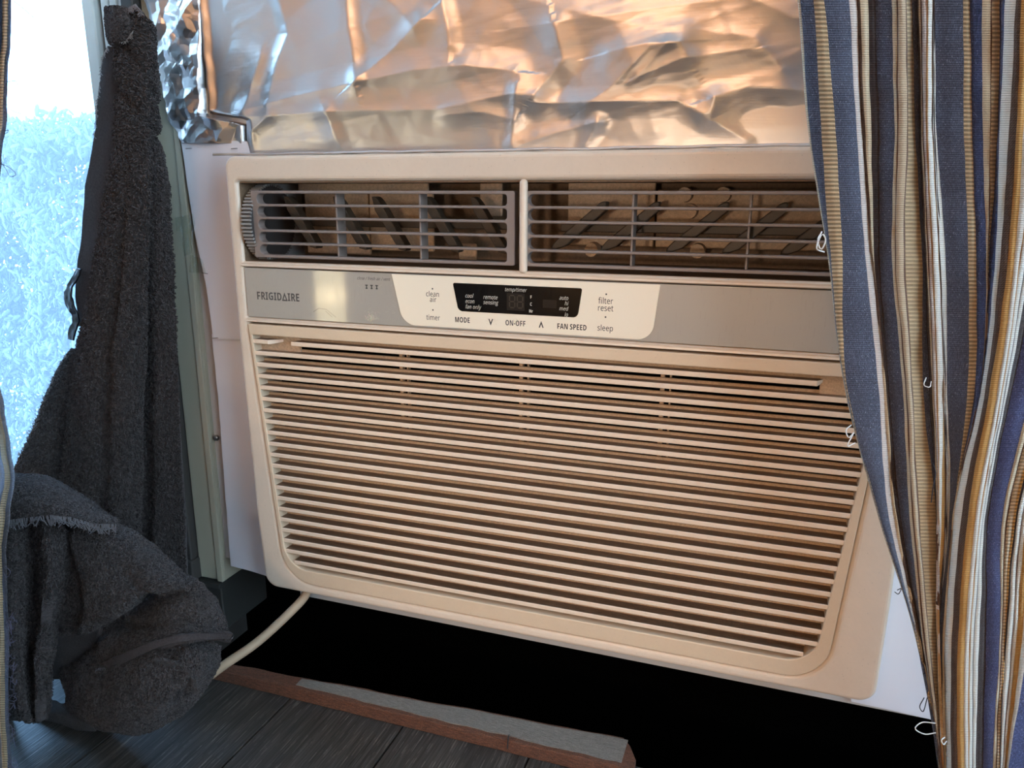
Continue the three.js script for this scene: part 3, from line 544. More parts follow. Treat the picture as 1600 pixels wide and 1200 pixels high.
// colour, weave, left boundary in the photograph at the rows 0..1200
const ST = [
  ['cream', 0, 1246, 1262, 1293, 1318, 1370, 1431, 1466], ['slate', 1, 1250, 1265, 1294, 1319, 1371, 1432, 1466.5], ['ribt', 2, 1271, 1283, 1297, 1320, 1372, 1432.5, 1467], ['slate', 1, 1287, 1305, 1316, 1323, 1373, 1433, 1467.5],
  ['pink', 0, 1326, 1338, 1352, 1372, 1388, 1434, 1468], ['brown', 0, 1338, 1347, 1362, 1382, 1397, 1436.5, 1468.3], ['cream', 0, 1343, 1352, 1364, 1382.6, 1397.6, 1437, 1468.6], ['dark', 0, 1356, 1361, 1366, 1383, 1398, 1437.5, 1469],
  ['slate', 1, 1367, 1373, 1375, 1389, 1407, 1440, 1469.4], ['cream', 0, 1393, 1397, 1394, 1410, 1421, 1441, 1469.8], ['line', 0, 1401, 1401.5, 1398.6, 1414, 1425.5, 1444, 1470.2], ['tan', 0, 1402.6, 1403.2, 1400, 1415.6, 1427.4, 1445.8, 1470.6],
  ['line', 0, 1414, 1417, 1412, 1424, 1434, 1451, 1471], ['ribt', 3, 1416, 1419, 1414.2, 1426, 1436, 1452.6, 1471.4], ['slate', 1, 1425, 1430, 1440, 1442, 1461.5, 1464, 1471.8], ['dark', 0, 1433, 1437.5, 1444.5, 1452, 1462.6, 1464.6, 1472],
  ['cream', 0, 1436, 1440, 1448, 1456, 1464, 1465, 1472.2], ['line', 0, 1438.4, 1442, 1450, 1458, 1465, 1465.2, 1472.4], ['pink', 0, 1440.2, 1443.4, 1451.4, 1459.2, 1465.8, 1465.4, 1472.6], ['orange', 0, 1448, 1447.4, 1456, 1463.5, 1466.4, 1465.6, 1472.8],
  ['white', 0, 1450.4, 1450, 1458, 1465.4, 1467, 1465.8, 1473], ['gold', 0, 1456.6, 1456.6, 1466.4, 1474, 1471, 1466, 1473.2], ['dark', 0, 1457.2, 1457.6, 1467.4, 1474.8, 1477, 1466.2, 1473.4], ['white', 0, 1458.4, 1459, 1469, 1475.6, 1479, 1466.4, 1473.6],
  ['slate', 1, 1461, 1463, 1477, 1480, 1484, 1466.8, 1469], ['ribt', 2, 1505, 1506, 1512, 1512, 1491, 1475.4, 1477.2], ['navy', 1, 1516, 1519, 1525, 1523, 1491.3, 1475.6, 1477.4], ['cream', 0, 1535, 1535, 1541, 1533, 1491.6, 1475.7, 1477.5],
  ['line', 0, 1548.6, 1546, 1544.2, 1533.3, 1491.7, 1475.8, 1477.6], ['ribt', 2, 1551, 1547.6, 1544.6, 1533.5, 1491.8, 1475.9, 1477.7], ['navy', 1, 1563, 1559, 1545, 1533.7, 1491.9, 1476, 1477.8], ['white', 0, 1571, 1562, 1555, 1534.5, 1492.4, 1476.3, 1478],
  ['brown', 4, 1588, 1577, 1563, 1541, 1503, 1487, 1486], ['gold', 5, 1597, 1589, 1575, 1548, 1513, 1497, 1496], ['white', 0, 1610, 1600, 1585, 1560, 1525, 1508, 1507], ['orange', 0, 1626, 1615, 1594, 1567, 1532, 1515, 1513],
  ['white', 0, 1629, 1618, 1596, 1568.6, 1533.6, 1516.6, 1514.4], ['dark', 0, 1640, 1629, 1603, 1572, 1537, 1521, 1518], ['white', 0, 1642, 1631, 1604.6, 1573.4, 1538, 1522.6, 1519.6], ['dark', 4, 1650, 1638, 1612, 1577, 1541, 1530.6, 1525],
  ['blue', 1, 1664, 1652, 1624, 1584, 1546, 1541, 1537], ['cream', 0, 1700, 1690, 1650, 1614, 1568, 1562, 1551], ['line', 0, 1716, 1706, 1660, 1624, 1574, 1565, 1555], ['tan', 3, 1719, 1709, 1662, 1626, 1576, 1566, 1556],
  ['gold', 2, 1730, 1720, 1672, 1636, 1585, 1569, 1560], ['dark', 0, 1740, 1730, 1676, 1640, 1589, 1570.5, 1561.6], ['white', 0, 1744, 1734, 1680, 1644, 1592, 1573, 1562.4], ['line', 0, 1756, 1746, 1690, 1654, 1598, 1581, 1566], ['white', 0, 1758, 1748, 1692, 1656, 1600, 1582.6, 1567],
  ['gold', 5, 1768, 1758, 1702, 1664, 1606, 1588, 1569], ['white', 0, 1776, 1766, 1712, 1672, 1612, 1597, 1572], ['blue', 1, 1790, 1780, 1720, 1684, 1622, 1606, 1576], ['end', 0, 1850, 1840, 1790, 1750, 1700, 1690, 1660],
];
const nS = ST.length - 1;
const refW = ST.slice(0, nS).map((s, k) => Math.max(...s.slice(2).map((x, r) => ST[k + 1][r + 2] - x)) / 1650), totW = refW.reduce((a, b) => a + b, 0);
const refU = [0]; for (const w of refW) refU.push(refU[refU.length - 1] + w / totW);
const TV = 0.10; // metres of cloth that the texture covers upwards
const stripeAt = (u) => { let k = 0; while (k < nS - 1 && refU[k + 1] < u) k++; return k; };
const TW = 2048, TH = 512;
const stripeOf = [...Array(TW)].map((_, i) => stripeAt((i + 0.5) / TW));
const curtainTex = dataTex(TW, TH, (i, j) => {
  const k = stripeOf[i], [col, wv] = ST[k], c = C[col], y = j / TH * TV * 1000, x = ((i + 0.5) / TW) * totW * 1000; // mm
  const rib = 0.5 + 0.5 * Math.sin(y / 1.3 * 2 * Math.PI), n = tileNoise(i, j, TW, TH, 160, 90), m = tileNoise(i, j, TW, TH, 340, 14, 3), q = tileNoise(i, j, TW, TH, 60, 24, 8);
  let f = 1 + 0.10 * n, add = 0;
  if (wv === 0) f *= 0.90 + 0.13 * rib;
  if (wv === 1) { f *= 1 + 0.5 * m + 0.2 * n; if (m > 0.30 && q > 0.02) add = 34; if (q > 0.6) add = 90; }
  if (wv === 2) { const t = Math.sin(y / 2.5 * 2 * Math.PI); f *= t > 0.1 ? 1.14 : 0.84; }
  if (wv === 3) { const t = Math.sin(y / 2.5 * 2 * Math.PI); f *= t > 0.2 ? 1.08 : 0.88; }
  if (wv === 4) { const t = Math.sin((y + x * 0.8) / 2 * 2 * Math.PI); f *= 1 + 0.22 * t; if (n > 0.4) add = 40; }
  if (wv === 5) { f *= 0.92 + 0.16 * rib; if (Math.sin(x * 5 + 0.6 * n) > 0.6) f *= 0.9; }
  return [c[0] * f + add, c[1] * f + add, c[2] * f + add];
});
const curtainBump = grey(TW, 256, (i, j) => { const k = stripeOf[i], wv = ST[k][1], y = j / 256 * TV * 1000, e = Math.min(1, Math.abs((i + 0.5) / TW - refU[k]) / 0.0012, Math.abs(refU[k + 1] - (i + 0.5) / TW) / 0.0012); const p = wv === 2 || wv === 3 ? 2.5 : 1.3; return (0.35 + 0.3 * Math.sin(y / p * 2 * Math.PI) + 0.2 * tileNoise(i, j, TW, 256, 200, 60)) * (0.4 + 0.6 * e); });
M.curtain = phys({ map: curtainTex, bumpMap: curtainBump, bumpScale: 0.0007, roughness: 0.8, sheen: 0.2, transmission: 0.3, thickness: 0 });
// fold depth (metres towards the room) of each stripe boundary, upper and lower half of the curtain
const foldHi = (k) => ({ 0: -0.012, 1: -0.006, 2: 0.004, 3: 0.008, 4: 0.006, 5: -0.004, 6: 0, 7: -0.004, 8: -0.008, 9: 0.004, 10: 0.008, 11: 0.010, 12: 0.008, 13: 0.004, 14: -0.008, 15: -0.012, 16: 0, 18: 0.006, 20: 0.008, 22: -0.002, 23: 0.002, 24: -0.010, 25: -0.002, 26: -0.006, 27: 0.002, 29: 0, 30: -0.010, 31: 0.006, 32: 0.014, 33: 0.02, 34: 0.02, 36: 0.016, 39: 0.004, 40: -0.004, 41: 0.004 }[k]);
const foldAt = (k) => { let a = k, b = k; while (foldHi(a) === undefined && a > 0) a--; while (foldHi(b) === undefined && b < nS) b++; const va = foldHi(a) ?? 0, vb = foldHi(b) ?? 0.006 * Math.sin(k); return a === b ? va : lerp(va, vb, (k - a) / (b - a)); };
const cut = thing('curtain', 'blue, white and brown striped curtain gathered over one end of the air conditioner', 'curtain', 'striped curtains');
{
  const rowsPx = (s) => { const v = s.slice(2); return [v[0] - (v[1] - v[0]) * 1.7, ...v, v[6] + (v[6] - v[5]) * 0.5]; };
  const px = ST.map(rowsPx), sub = 3, nv = 220, grid = [], us = [];
  for (let k = 0; k < nS; k++) for (let s = 0; s < sub; s++) us.push([k, s / sub]); us.push([nS, 0]);
  for (let j = 0; j <= nv; j++) {
    const py = lerp(ROWS[0], ROWS[8], j / nv); let r = 0; while (r < 7 && ROWS[r + 1] < py) r++;
    const f = (py - ROWS[r]) / (ROWS[r + 1] - ROWS[r]), val = (a) => cr(a[Math.max(0, r - 1)], a[r], a[r + 1], a[Math.min(8, r + 2)], f);
    const edge = px.map(val); for (let k = 1; k < edge.length; k++) edge[k] = Math.max(edge[k], edge[k - 1] + 0.15);
    const row = us.map(([k, s]) => {
      const x = k < nS ? lerp(edge[k], edge[k + 1], s) : edge[nS], zf = k < nS ? lerp(foldAt(k), foldAt(k + 1), s) : 0;
      const bulge = k < nS ? 0.0016 * Math.sin(s * Math.PI) * clamp((edge[k + 1] - edge[k]) / 8) : 0;
      const wig = (1.6 * noise(k * 0.35, py * 0.010, 3) + 0.9 * noise(k * 0.6, py * 0.024, 7)) * clamp(k / 3 + 0.4);
      return at(x + wig, py, 0.075 + zf * 0.6 * (0.9 + 0.4 * noise(k * 0.1, py * 0.006)) + bulge + 0.003 * noise(k * 0.3, py * 0.015, 1));
    });
    grid.push(row);
  }
  mesh('cloth', solid(grid, 0.0009, null, (u, v, len) => { const i = Math.round(u * (us.length - 1)), [k, s] = us[i]; return [k < nS ? lerp(refU[k], refU[k + 1], s) : 1, len / TV]; }), M.curtain, cut);
  const thr = (l, c, r = 0.00035) => mesh('loose_thread', tube(l.map((p) => at(...p)), r, 30, 5), std({ color: c, roughness: 0.8 }), cut);
  const wh = rgb(0.75, 0.74, 0.72), dk = rgb(0.03, 0.03, 0.04);
  thr([[1284, 362, 0.08], [1278, 375, 0.085], [1283, 390, 0.09], [1290, 375, 0.09], [1285, 366, 0.09], [1276, 388, 0.09], [1288, 394, 0.085]], wh, 0.0005);
  thr([[1330, 664, 0.08], [1322, 672, 0.085], [1326, 684, 0.09], [1334, 676, 0.085], [1324, 697, 0.085], [1336, 692, 0.08]], wh, 0.0004);
  thr([[1444, 1090, 0.08], [1437, 1105, 0.085], [1442, 1112, 0.085], [1449, 1090, 0.08]], dk);
  thr([[1462, 1145, 0.08], [1445, 1147, 0.085], [1430, 1138, 0.09], [1440, 1129, 0.085], [1462, 1130, 0.08]], wh, 0.0004);
  thr([[1476, 1152, 0.1], [1471, 1157, 0.105], [1474, 1163, 0.105], [1479, 1158, 0.1]], wh, 0.0004);
  thr([[1447, 590, 0.1], [1444, 602, 0.105], [1452, 605, 0.105], [1455, 596, 0.1]], wh, 0.0003);
  thr([[1458, 724, 0.1], [1462, 740, 0.105], [1458, 760, 0.105], [1455, 785, 0.1]], dk, 0.0003);
  thr([[1402, 922, 0.08], [1408, 920, 0.085], [1404, 928, 0.085], [1398, 925, 0.08]], dk, 0.0003);
}
{ // the other curtain, only its edge at the left border of the view
  const t = thing('curtain', 'frayed edge of a striped curtain hanging in front of the window glass', 'curtain', 'striped curtains');
  const ed = [[-420, 22], [0, 18], [60, 17], [110, 12], [180, 10], [245, 1], [330, -6], [480, -8], [590, -4], [640, 6], [700, 15], [745, 22], [800, 14], [860, 8], [930, 10], [1000, 13], [1100, 13], [1200, 18], [1300, 22]];
  const grid = [], cols = [0, 6, 10, 14, 20, 26, 34, 44, 62, 90, 140], uu = [1.5, 2.05, 2.4, 2.9, 3.5, 4.2, 5, 6, 8, 11, 14], nv = 150;
  for (let j = 0; j <= nv; j++) {
    const py = lerp(-420, 1300, j / nv); let r = 0; while (r < ed.length - 2 && ed[r + 1][0] < py) r++; const e = lerp(ed[r][1], ed[r + 1][1], sstep(0, 1, (py - ed[r][0]) / (ed[r + 1][0] - ed[r][0])));
    grid.push(cols.map((c, i) => at(e - c + 1.2 * noise(py * 0.06, i), py, lerp(0.09, 0.215, sstep(560, 860, py)) + 0.006 * Math.sin(i * 1.4 + py * 0.004)))); grid[j].reverse();
  }
  mesh('cloth', solid(grid, 0.0009, null, (u, v, len) => { const x = u * 10, i = Math.min(9, Math.floor(x)), k = lerp(uu[10 - i], uu[9 - i], x - i), kk = Math.floor(k); return [lerp(refU[kk], refU[kk + 1], k - kk), len / TV]; }), M.curtain, t);
  const fr = [];
  for (let i = 0; i < 40; i++) { const py = rr(960, 1210), px = 11 + rr(-4, 5) + (py - 1000) * 0.02; fr.push(tube([[0, 0], [rr(2, 9), rr(-6, 6)], [rr(3, 14), rr(-12, 12)], [rr(0, 12), rr(-14, 14)]].map(([a, b]) => at(px + a, py + b, 0.218)), 0.00022, 10, 4)); }
  for (const l of [[[19, 0], [35, 12], [52, 27]], [[10, 128], [25, 127], [29, 131], [14, 132]], [[8, 160], [18, 172], [33, 178]], [[5, 206], [13, 203], [10, 208], [2, 207]], [[0, 255], [15, 262], [25, 272], [16, 276], [8, 262], [2, 255]], [[8, 885], [16, 893], [10, 902], [5, 894]]]) fr.push(tube(l.map(([a, b]) => at(a, b, lerp(0.092, 0.218, sstep(560, 860, b)))), 0.00028, 16, 4));
  const f = mesh('frayed_threads', fr, std({ color: rgb(0.10, 0.10, 0.16), roughness: 0.8 }), t); f.userData.kind = 'stuff';
}

// ================================================================ towels
const terryBump = grey(512, 512, (i, j) => { const a = tileNoise(i, j, 512, 512, 46, 46), b = tileNoise(i, j, 512, 512, 90, 90, 4); return 0.5 + 0.45 * a + 0.25 * b; });
terryBump.repeat.set(14, 14);
const terryCol = dataTex(256, 256, (i, j) => { const k = 1 + 0.5 * tileNoise(i, j, 256, 256, 40, 40) + 0.2 * tileNoise(i, j, 256, 256, 5, 5, 3); return [64 * k, 58 * k, 59 * k]; }); terryCol.repeat.set(18, 18);
M.towel = phys({ map: terryCol, bumpMap: terryBump, bumpScale: 0.0022, roughness: 0.95, sheen: 0.6, sheenRoughness: 0.6, sheenColor: rgb(0.25, 0.25, 0.27) });
M.loop = std({ color: rgb(0.049, 0.042, 0.043), roughness: 0.95 });
M.weave = std({ map: terryCol, color: rgb(0.8, 0.8, 0.82), roughness: 0.95, bumpMap: terryBump, bumpScale: 0.0008 });
const loopGeo = new THREE.TubeGeometry(new THREE.CatmullRomCurve3([V(-0.0007, 0, -0.0003), V(-0.0008, 0, 0.0012), V(0.0001, 0.0002, 0.0019), V(0.0009, 0, 0.0011), V(0.0007, 0, -0.0003)]), 5, 0.00034, 4);
function pile(geo, n, parent, seedv, mat = M.loop, big = 1) { // terry loops standing on the front of a cloth
  const { grid, nor } = geo.userData.front, nv = grid.length - 1, nu = grid[0].length - 1, im = new THREE.InstancedMesh(loopGeo, mat, n), m = new THREE.Matrix4(), q = new THREE.Quaternion(), q2 = new THREE.Quaternion(), Z = V(0, 0, 1), cum = [0];
  for (let j = 0; j < nv; j++) for (let i = 0; i < nu; i++) { const a = grid[j][i + 1].clone().sub(grid[j][i]).cross(grid[j + 1][i].clone().sub(grid[j][i])).length(); cum.push(cum[cum.length - 1] + a); }
  seed = seedv; const tot = cum[cum.length - 1]; const c = new THREE.Color();
  for (let k = 0; k < n; k++) {
    const t = tot * (k + rnd()) / n; let lo = 0, hi = cum.length - 2; while (lo < hi) { const md = (lo + hi + 1) >> 1; if (cum[md] <= t) lo = md; else hi = md - 1; }
    const j = Math.floor(lo / nu), i = lo % nu, u = rnd(), v = rnd();
    const p = grid[j][i].clone().lerp(grid[j][i + 1], u).lerp(grid[j + 1][i].clone().lerp(grid[j + 1][i + 1], u), v), nn = nor[j][i].clone().add(V(rr(-0.45, 0.45), rr(-0.6, 0.3), rr(-0.45, 0.45))).normalize();
    q.setFromUnitVectors(Z, nn); q2.setFromAxisAngle(Z, rr(0, 6.28)); q.multiply(q2); const s = rr(0.8, 1.6) * big;
    m.compose(p, q, V(s, s, s)); im.setMatrixAt(k, m); const g = rr(0.45, 1.7); im.setColorAt(k, c.setRGB(g, g, g));
  }
  im.name = numbered('terry_loops'); im.userData.kind = 'stuff'; im.castShadow = im.receiveShadow = true; parent.add(im);
}
const wob = (a, s, o) => (p) => a * noise(p.x * s + o, p.y * s, p.z * s) + a * 0.4 * noise(p.x * s * 2.3, p.y * s * 2.3 + o, p.z * s * 2.3);
function frays(list, z, n, len, parent, col = rgb(0.12, 0.12, 0.14)) {
  const out = [];
  for (let i = 0; i < n; i++) { const s = rnd() * (list.length - 1), k = Math.floor(s), f = s - k, x = lerp(list[k][0], list[k + 1][0], f), y = lerp(list[k][1], list[k + 1][1], f), zz = (list[k][2] ?? z); const dx = rr(-len, len) * 0.7, dy = rr(0.2, 1) * len; out.push(tube([at(x, y - 2, zz), at(x + dx * 0.3, y + dy * 0.5, zz + 0.001), at(x + dx, y + dy, zz + 0.0015)], 0.00035, 6, 4)); }
  const m = mesh('fringe', out, std({ color: col, roughness: 0.9 }), parent); m.userData.kind = 'stuff';
}
{ // towel hanging down the window frame
  const t = thing('towel', 'dark grey terry towel hanging bunched down the window frame', 'towel');
  // front panel: from the gathered top to the floor
  const front = sheet([
    [[176, 42, 0.005], [190, 30, 0.012], [214, 14, 0.014], [232, 30, 0.010], [240, 46, -0.006]],
    [[180, 120, 0.008], [190, 110, 0.018], [212, 100, 0.022], [236, 105, 0.014], [246, 120, -0.008]],
    [[180, 200, 0.008], [192, 195, 0.022], [212, 190, 0.026], [236, 190, 0.016], [251, 205, -0.010]],
    [[166, 290, 0.008], [186, 288, 0.026], [212, 285, 0.028], [242, 288, 0.016], [262, 295, -0.012]],
    [[150, 380, 0.008], [176, 380, 0.028], [205, 380, 0.030], [243, 382, 0.012], [270, 385, -0.012]],
    [[136, 470, 0.008], [166, 470, 0.030], [200, 472, 0.032], [240, 474, 0.010], [274, 476, -0.012]],
    [[118, 570, 0.010], [150, 572, 0.034], [195, 575, 0.034], [238, 576, 0.006], [278, 578, -0.012]],
    [[104, 680, 0.012], [140, 682, 0.036], [190, 685, 0.036], [236, 688, 0.004], [282, 690, -0.012]],
    [[92, 790, 0.014], [132, 792, 0.036], [186, 795, 0.036], [234, 798, 0.002], [288, 800, -0.012]],
    [[84, 900, 0.016], [128, 902, 0.034], [184, 904, 0.034], [234, 906, 0.0], [292, 908, -0.014]],
    [[80, 1010, 0.018], [126, 1012, 0.032], [184, 1014, 0.032], [234, 1016, 0.0], [294, 1018, -0.014]],
  ], 70, 150, 0.004, (p, u) => wob(0.0022, 26, 1)(p) - 0.022 * Math.exp(-(((u - 0.74 - 0.03 * noise(p.y * 8)) / 0.04) ** 2)) * sstep(0.64, 0.5, p.y) - 0.009 * Math.exp(-(((u - 0.36 + 0.05 * noise(p.y * 6, 4)) / 0.06) ** 2)) * sstep(0.56, 0.4, p.y) - 0.006 * Math.exp(-(((p.y - 0.575 + 0.05 * (u - 0.5)) / 0.006) ** 2)) - 0.005 * Math.exp(-(((p.y - 0.615 + 0.08 * (u - 0.5)) / 0.006) ** 2)));
  mesh('cloth', front, M.towel, t); pile(front, 42000, t, 11);
  const knot = sheet([
    [[168, 14, 0.0], [180, 11, 0.014], [196, 13, 0.014], [203, 24, 0.004]], [[167, 36, 0.002], [180, 36, 0.020], [196, 34, 0.022], [206, 40, 0.008]],
    [[169, 56, 0.002], [181, 60, 0.020], [197, 56, 0.020], [207, 58, 0.008]], [[174, 68, 0.0], [184, 72, 0.012], [196, 68, 0.012], [205, 70, 0.004]]], 26, 30, 0.004, wob(0.001, 50, 3));
  mesh('gathered_end', knot, M.towel, t); pile(knot, 3500, t, 21);
  // reverse side of the edge, smooth dark band on the window side
  const band = sheet([
    [[170, 72, 0.006], [178, 74, 0.008], [186, 80, 0.006]], [[160, 90, 0.006], [172, 100, 0.008], [184, 120, 0.006]], [[152, 160, 0.006], [168, 165, 0.008], [184, 175, 0.006]], [[146, 220, 0.006], [164, 225, 0.008], [182, 235, 0.006]], [[134, 290, 0.006], [154, 292, 0.008], [176, 300, 0.006]],
    [[126, 370, 0.006], [144, 375, 0.008], [166, 380, 0.006]], [[118, 440, 0.006], [136, 445, 0.008], [156, 450, 0.006]], [[122, 510, 0.006], [134, 512, 0.008], [146, 520, 0.006]]], 16, 70, 0.003, wob(0.0014, 40, 5));
  mesh('hem_band', band, M.weave, t).userData.label = 'smooth dark hem band';
  frays([[168, 74, 0.008], [160, 90, 0.008], [152, 160, 0.008], [146, 220, 0.008]], 0.008, 90, 5, t, rgb(0.25, 0.26, 0.28));
  frays([[200, 14, 0.016], [212, 8, 0.016], [222, 20, 0.014]], 0.016, 60, 8, t, rgb(0.16, 0.15, 0.16));
  frays([[180, 60, 0.02], [196, 64, 0.02], [208, 50, 0.02]], 0.02, 50, 6, t, rgb(0.2, 0.2, 0.2));
  // flared left skirt
  const skirt = sheet([
    [[112, 545, 0.004], [116, 545, 0.008], [122, 548, 0.006]], [[84, 595, 0.004], [100, 600, 0.012], [120, 605, 0.004]], [[60, 650, 0.006], [86, 655, 0.014], [114, 660, 0.002]], [[40, 700, 0.008], [74, 705, 0.018], [108, 712, 0.0]],
    [[18, 745, 0.010], [62, 752, 0.020], [104, 760, 0.0]], [[6, 800, 0.012], [54, 805, 0.022], [102, 812, 0.0]], [[0, 900, 0.014], [50, 905, 0.022], [100, 912, 0.0]]], 34, 60, 0.004, wob(0.002, 30, 7));
  mesh('skirt', skirt, M.towel, t); pile(skirt, 12000, t, 31);
  frays([[104, 560, 0.008], [84, 597, 0.008], [60, 652, 0.009], [40, 702, 0.01], [22, 742, 0.011]], 0.008, 260, -9, t, rgb(0.18, 0.18, 0.19));
  // torn shiny strip on the edge
  const tn = sheet([[[119, 418, 0.008], [126, 420, 0.012]], [[112, 432, 0.012], [122, 434, 0.013]], [[103, 448, 0.012], [114, 446, 0.014]], [[99, 464, 0.012], [111, 462, 0.016]], [[103, 480, 0.012], [114, 476, 0.015]], [[111, 492, 0.012], [119, 488, 0.014]], [[112, 504, 0.012], [122, 502, 0.013]], [[106, 516, 0.012], [119, 514, 0.014]], [[105, 530, 0.012], [115, 532, 0.014]]], 10, 60, 0.0016, wob(0.0018, 90, 2));
  mesh('torn_edge_strip', tn, phys({ color: rgb(0.012, 0.012, 0.018), roughness: 0.22 }), t).userData.label = 'torn shiny black edge strip';
}
{ // towel bunched on the floor
  const t = thing('towel', 'dark grey terry towel with frayed edges heaped on the floor beneath the hanging towel', 'towel');
  const lobe = sheet([
    [[-40, 745, 0.10], [0, 742, 0.105], [40, 742, 0.105], [80, 750, 0.10], [112, 768, 0.095], [140, 786, 0.09], [172, 808, 0.085]],
    [[-40, 760, 0.135], [0, 756, 0.14], [40, 758, 0.14], [80, 766, 0.138], [114, 782, 0.13], [144, 800, 0.12], [178, 812, 0.10]],
    [[-40, 790, 0.155], [0, 786, 0.16], [40, 786, 0.16], [80, 790, 0.16], [114, 800, 0.155], [148, 810, 0.14], [182, 816, 0.112]],
    [[-40, 822, 0.16], [0, 820, 0.168], [40, 812, 0.168], [80, 808, 0.168], [114, 812, 0.162], [148, 822, 0.15], [180, 824, 0.12]]], 70, 36, 0.0045, wob(0.0022, 30, 4));
  mesh('upper_fold', lobe, M.towel, t); pile(lobe, 16000, t, 41, M.loop, 0.85);
  frays([[-5, 819, 0.175], [10, 815, 0.175], [40, 811, 0.175], [80, 807, 0.175], [114, 811, 0.17], [148, 821, 0.157], [182, 821, 0.127]], 0.175, 190, 15, t, rgb(0.13, 0.13, 0.145));
  const drape = sheet([
    [[40, 800, 0.10], [90, 800, 0.115], [140, 806, 0.12], [185, 822, 0.115], [220, 842, 0.105], [240, 852, 0.09]],
    [[60, 860, 0.13], [100, 850, 0.145], [150, 846, 0.145], [200, 850, 0.14], [240, 862, 0.125], [265, 878, 0.10]],
    [[80, 920, 0.135], [115, 905, 0.16], [165, 895, 0.165], [215, 890, 0.16], [258, 893, 0.145], [288, 902, 0.115]],
    [[88, 970, 0.135], [120, 955, 0.165], [165, 940, 0.172], [215, 920, 0.17], [262, 908, 0.155], [306, 908, 0.12]],
    [[90, 1005, 0.13], [125, 985, 0.16], [170, 965, 0.168], [215, 938, 0.166], [262, 918, 0.155], [308, 920, 0.125]],
    [[92, 1008, 0.11], [126, 990, 0.13], [170, 968, 0.138], [214, 942, 0.136], [260, 924, 0.13], [304, 924, 0.11]]], 70, 60, 0.0045, (p, u, v) => wob(0.0045, 22, 9)(p) - 0.011 * Math.exp(-(((u - 0.22 + 0.10 * v) / 0.05) ** 2)) - 0.008 * Math.exp(-(((u - 0.55 - 0.3 * (v - 0.5)) / 0.06) ** 2)) * sstep(0.2, 0.5, v));
  mesh('upper_drape', drape, M.towel, t); pile(drape, 24000, t, 51, M.loop, 0.85);
  const mid = sheet([
    [[215, 925, 0.10], [250, 915, 0.11], [290, 905, 0.105], [315, 915, 0.09]], [[200, 955, 0.13], [245, 945, 0.14], [300, 930, 0.13], [338, 935, 0.10]], [[185, 985, 0.145], [240, 972, 0.155], [305, 958, 0.145], [348, 962, 0.115]], [[160, 1012, 0.15], [225, 1000, 0.165], [305, 985, 0.158], [364, 990, 0.125]],
    [[160, 1034, 0.155], [220, 1018, 0.172], [300, 1000, 0.166], [360, 998, 0.13]]], 60, 44, 0.0045, (p, u, v) => wob(0.004, 24, 12)(p) - 0.007 * Math.exp(-(((v - 0.45 - 0.25 * u) / 0.09) ** 2)));
  mesh('middle_fold', mid, M.towel, t); pile(mid, 16000, t, 61, M.loop, 0.85);
  const hem = sheet([[[150, 1040, 0.160], [190, 1022, 0.174], [245, 1000, 0.178], [300, 990, 0.17], [364, 990, 0.13]], [[160, 1056, 0.160], [196, 1036, 0.176], [248, 1012, 0.180], [300, 1001, 0.172], [360, 999, 0.132]]], 50, 8, 0.005, wob(0.0018, 50, 15));
  mesh('hem_band', hem, M.weave, t); frays([[150, 1046, 0.165], [175, 1045, 0.168]], 0.165, 30, 8, t);
  const roll = sheet([
    [[110, 1010, 0.10], [150, 1000, 0.12], [205, 990, 0.14], [265, 990, 0.145], [320, 1000, 0.13], [345, 1010, 0.10]],
    [[95, 1040, 0.13], [140, 1036, 0.15], [200, 1022, 0.165], [262, 1012, 0.172], [318, 1016, 0.155], [344, 1020, 0.12]],
    [[104, 1075, 0.145], [140, 1072, 0.165], [190, 1062, 0.182], [255, 1045, 0.19], [312, 1040, 0.168], [340, 1042, 0.125]],
    [[104, 1105, 0.15], [140, 1104, 0.17], [190, 1098, 0.188], [250, 1085, 0.19], [300, 1072, 0.165], [322, 1068, 0.13]],
    [[112, 1124, 0.145], [150, 1130, 0.165], [195, 1130, 0.18], [245, 1118, 0.178], [285, 1100, 0.155], [306, 1088, 0.128]],
    [[130, 1132, 0.13], [160, 1142, 0.145], [200, 1146, 0.155], [240, 1138, 0.152], [275, 1122, 0.138], [296, 1104, 0.122]]], 70, 60, 0.0045, (p, u, v) => wob(0.0045, 22, 18)(p) - 0.012 * Math.exp(-(((u - 0.62) / 0.06) ** 2 + ((v - 0.3) / 0.10) ** 2)) - 0.014 * Math.exp(-(((u - 0.74) / 0.07) ** 2 + ((v - 0.68) / 0.08) ** 2)));
  mesh('lower_roll', roll, M.towel, t); pile(roll, 24000, t, 71, M.loop, 0.85);
  frays([[240, 1028, 0.188], [275, 1034, 0.183], [298, 1052, 0.177], [306, 1078, 0.166]], 0.18, 140, 9, t, rgb(0.045, 0.04, 0.042));
  const back = sheet([[[50, 930, 0.12], [92, 935, 0.128], [160, 945, 0.13]], [[50, 990, 0.135], [94, 994, 0.142], [150, 1000, 0.14]], [[48, 1052, 0.13], [86, 1060, 0.135], [112, 1058, 0.135]]], 24, 24, 0.004, wob(0.002, 40, 3));
  mesh('inner_fold', back, M.towel, t);
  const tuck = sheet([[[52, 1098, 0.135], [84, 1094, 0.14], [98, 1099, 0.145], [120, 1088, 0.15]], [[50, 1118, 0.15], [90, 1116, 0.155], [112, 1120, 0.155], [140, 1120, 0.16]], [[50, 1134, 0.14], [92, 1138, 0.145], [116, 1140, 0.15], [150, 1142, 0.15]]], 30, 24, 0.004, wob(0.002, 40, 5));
  mesh('shadow_fold', tuck, M.towel, t);  // added cloth piece where only the shadow under the roll falls
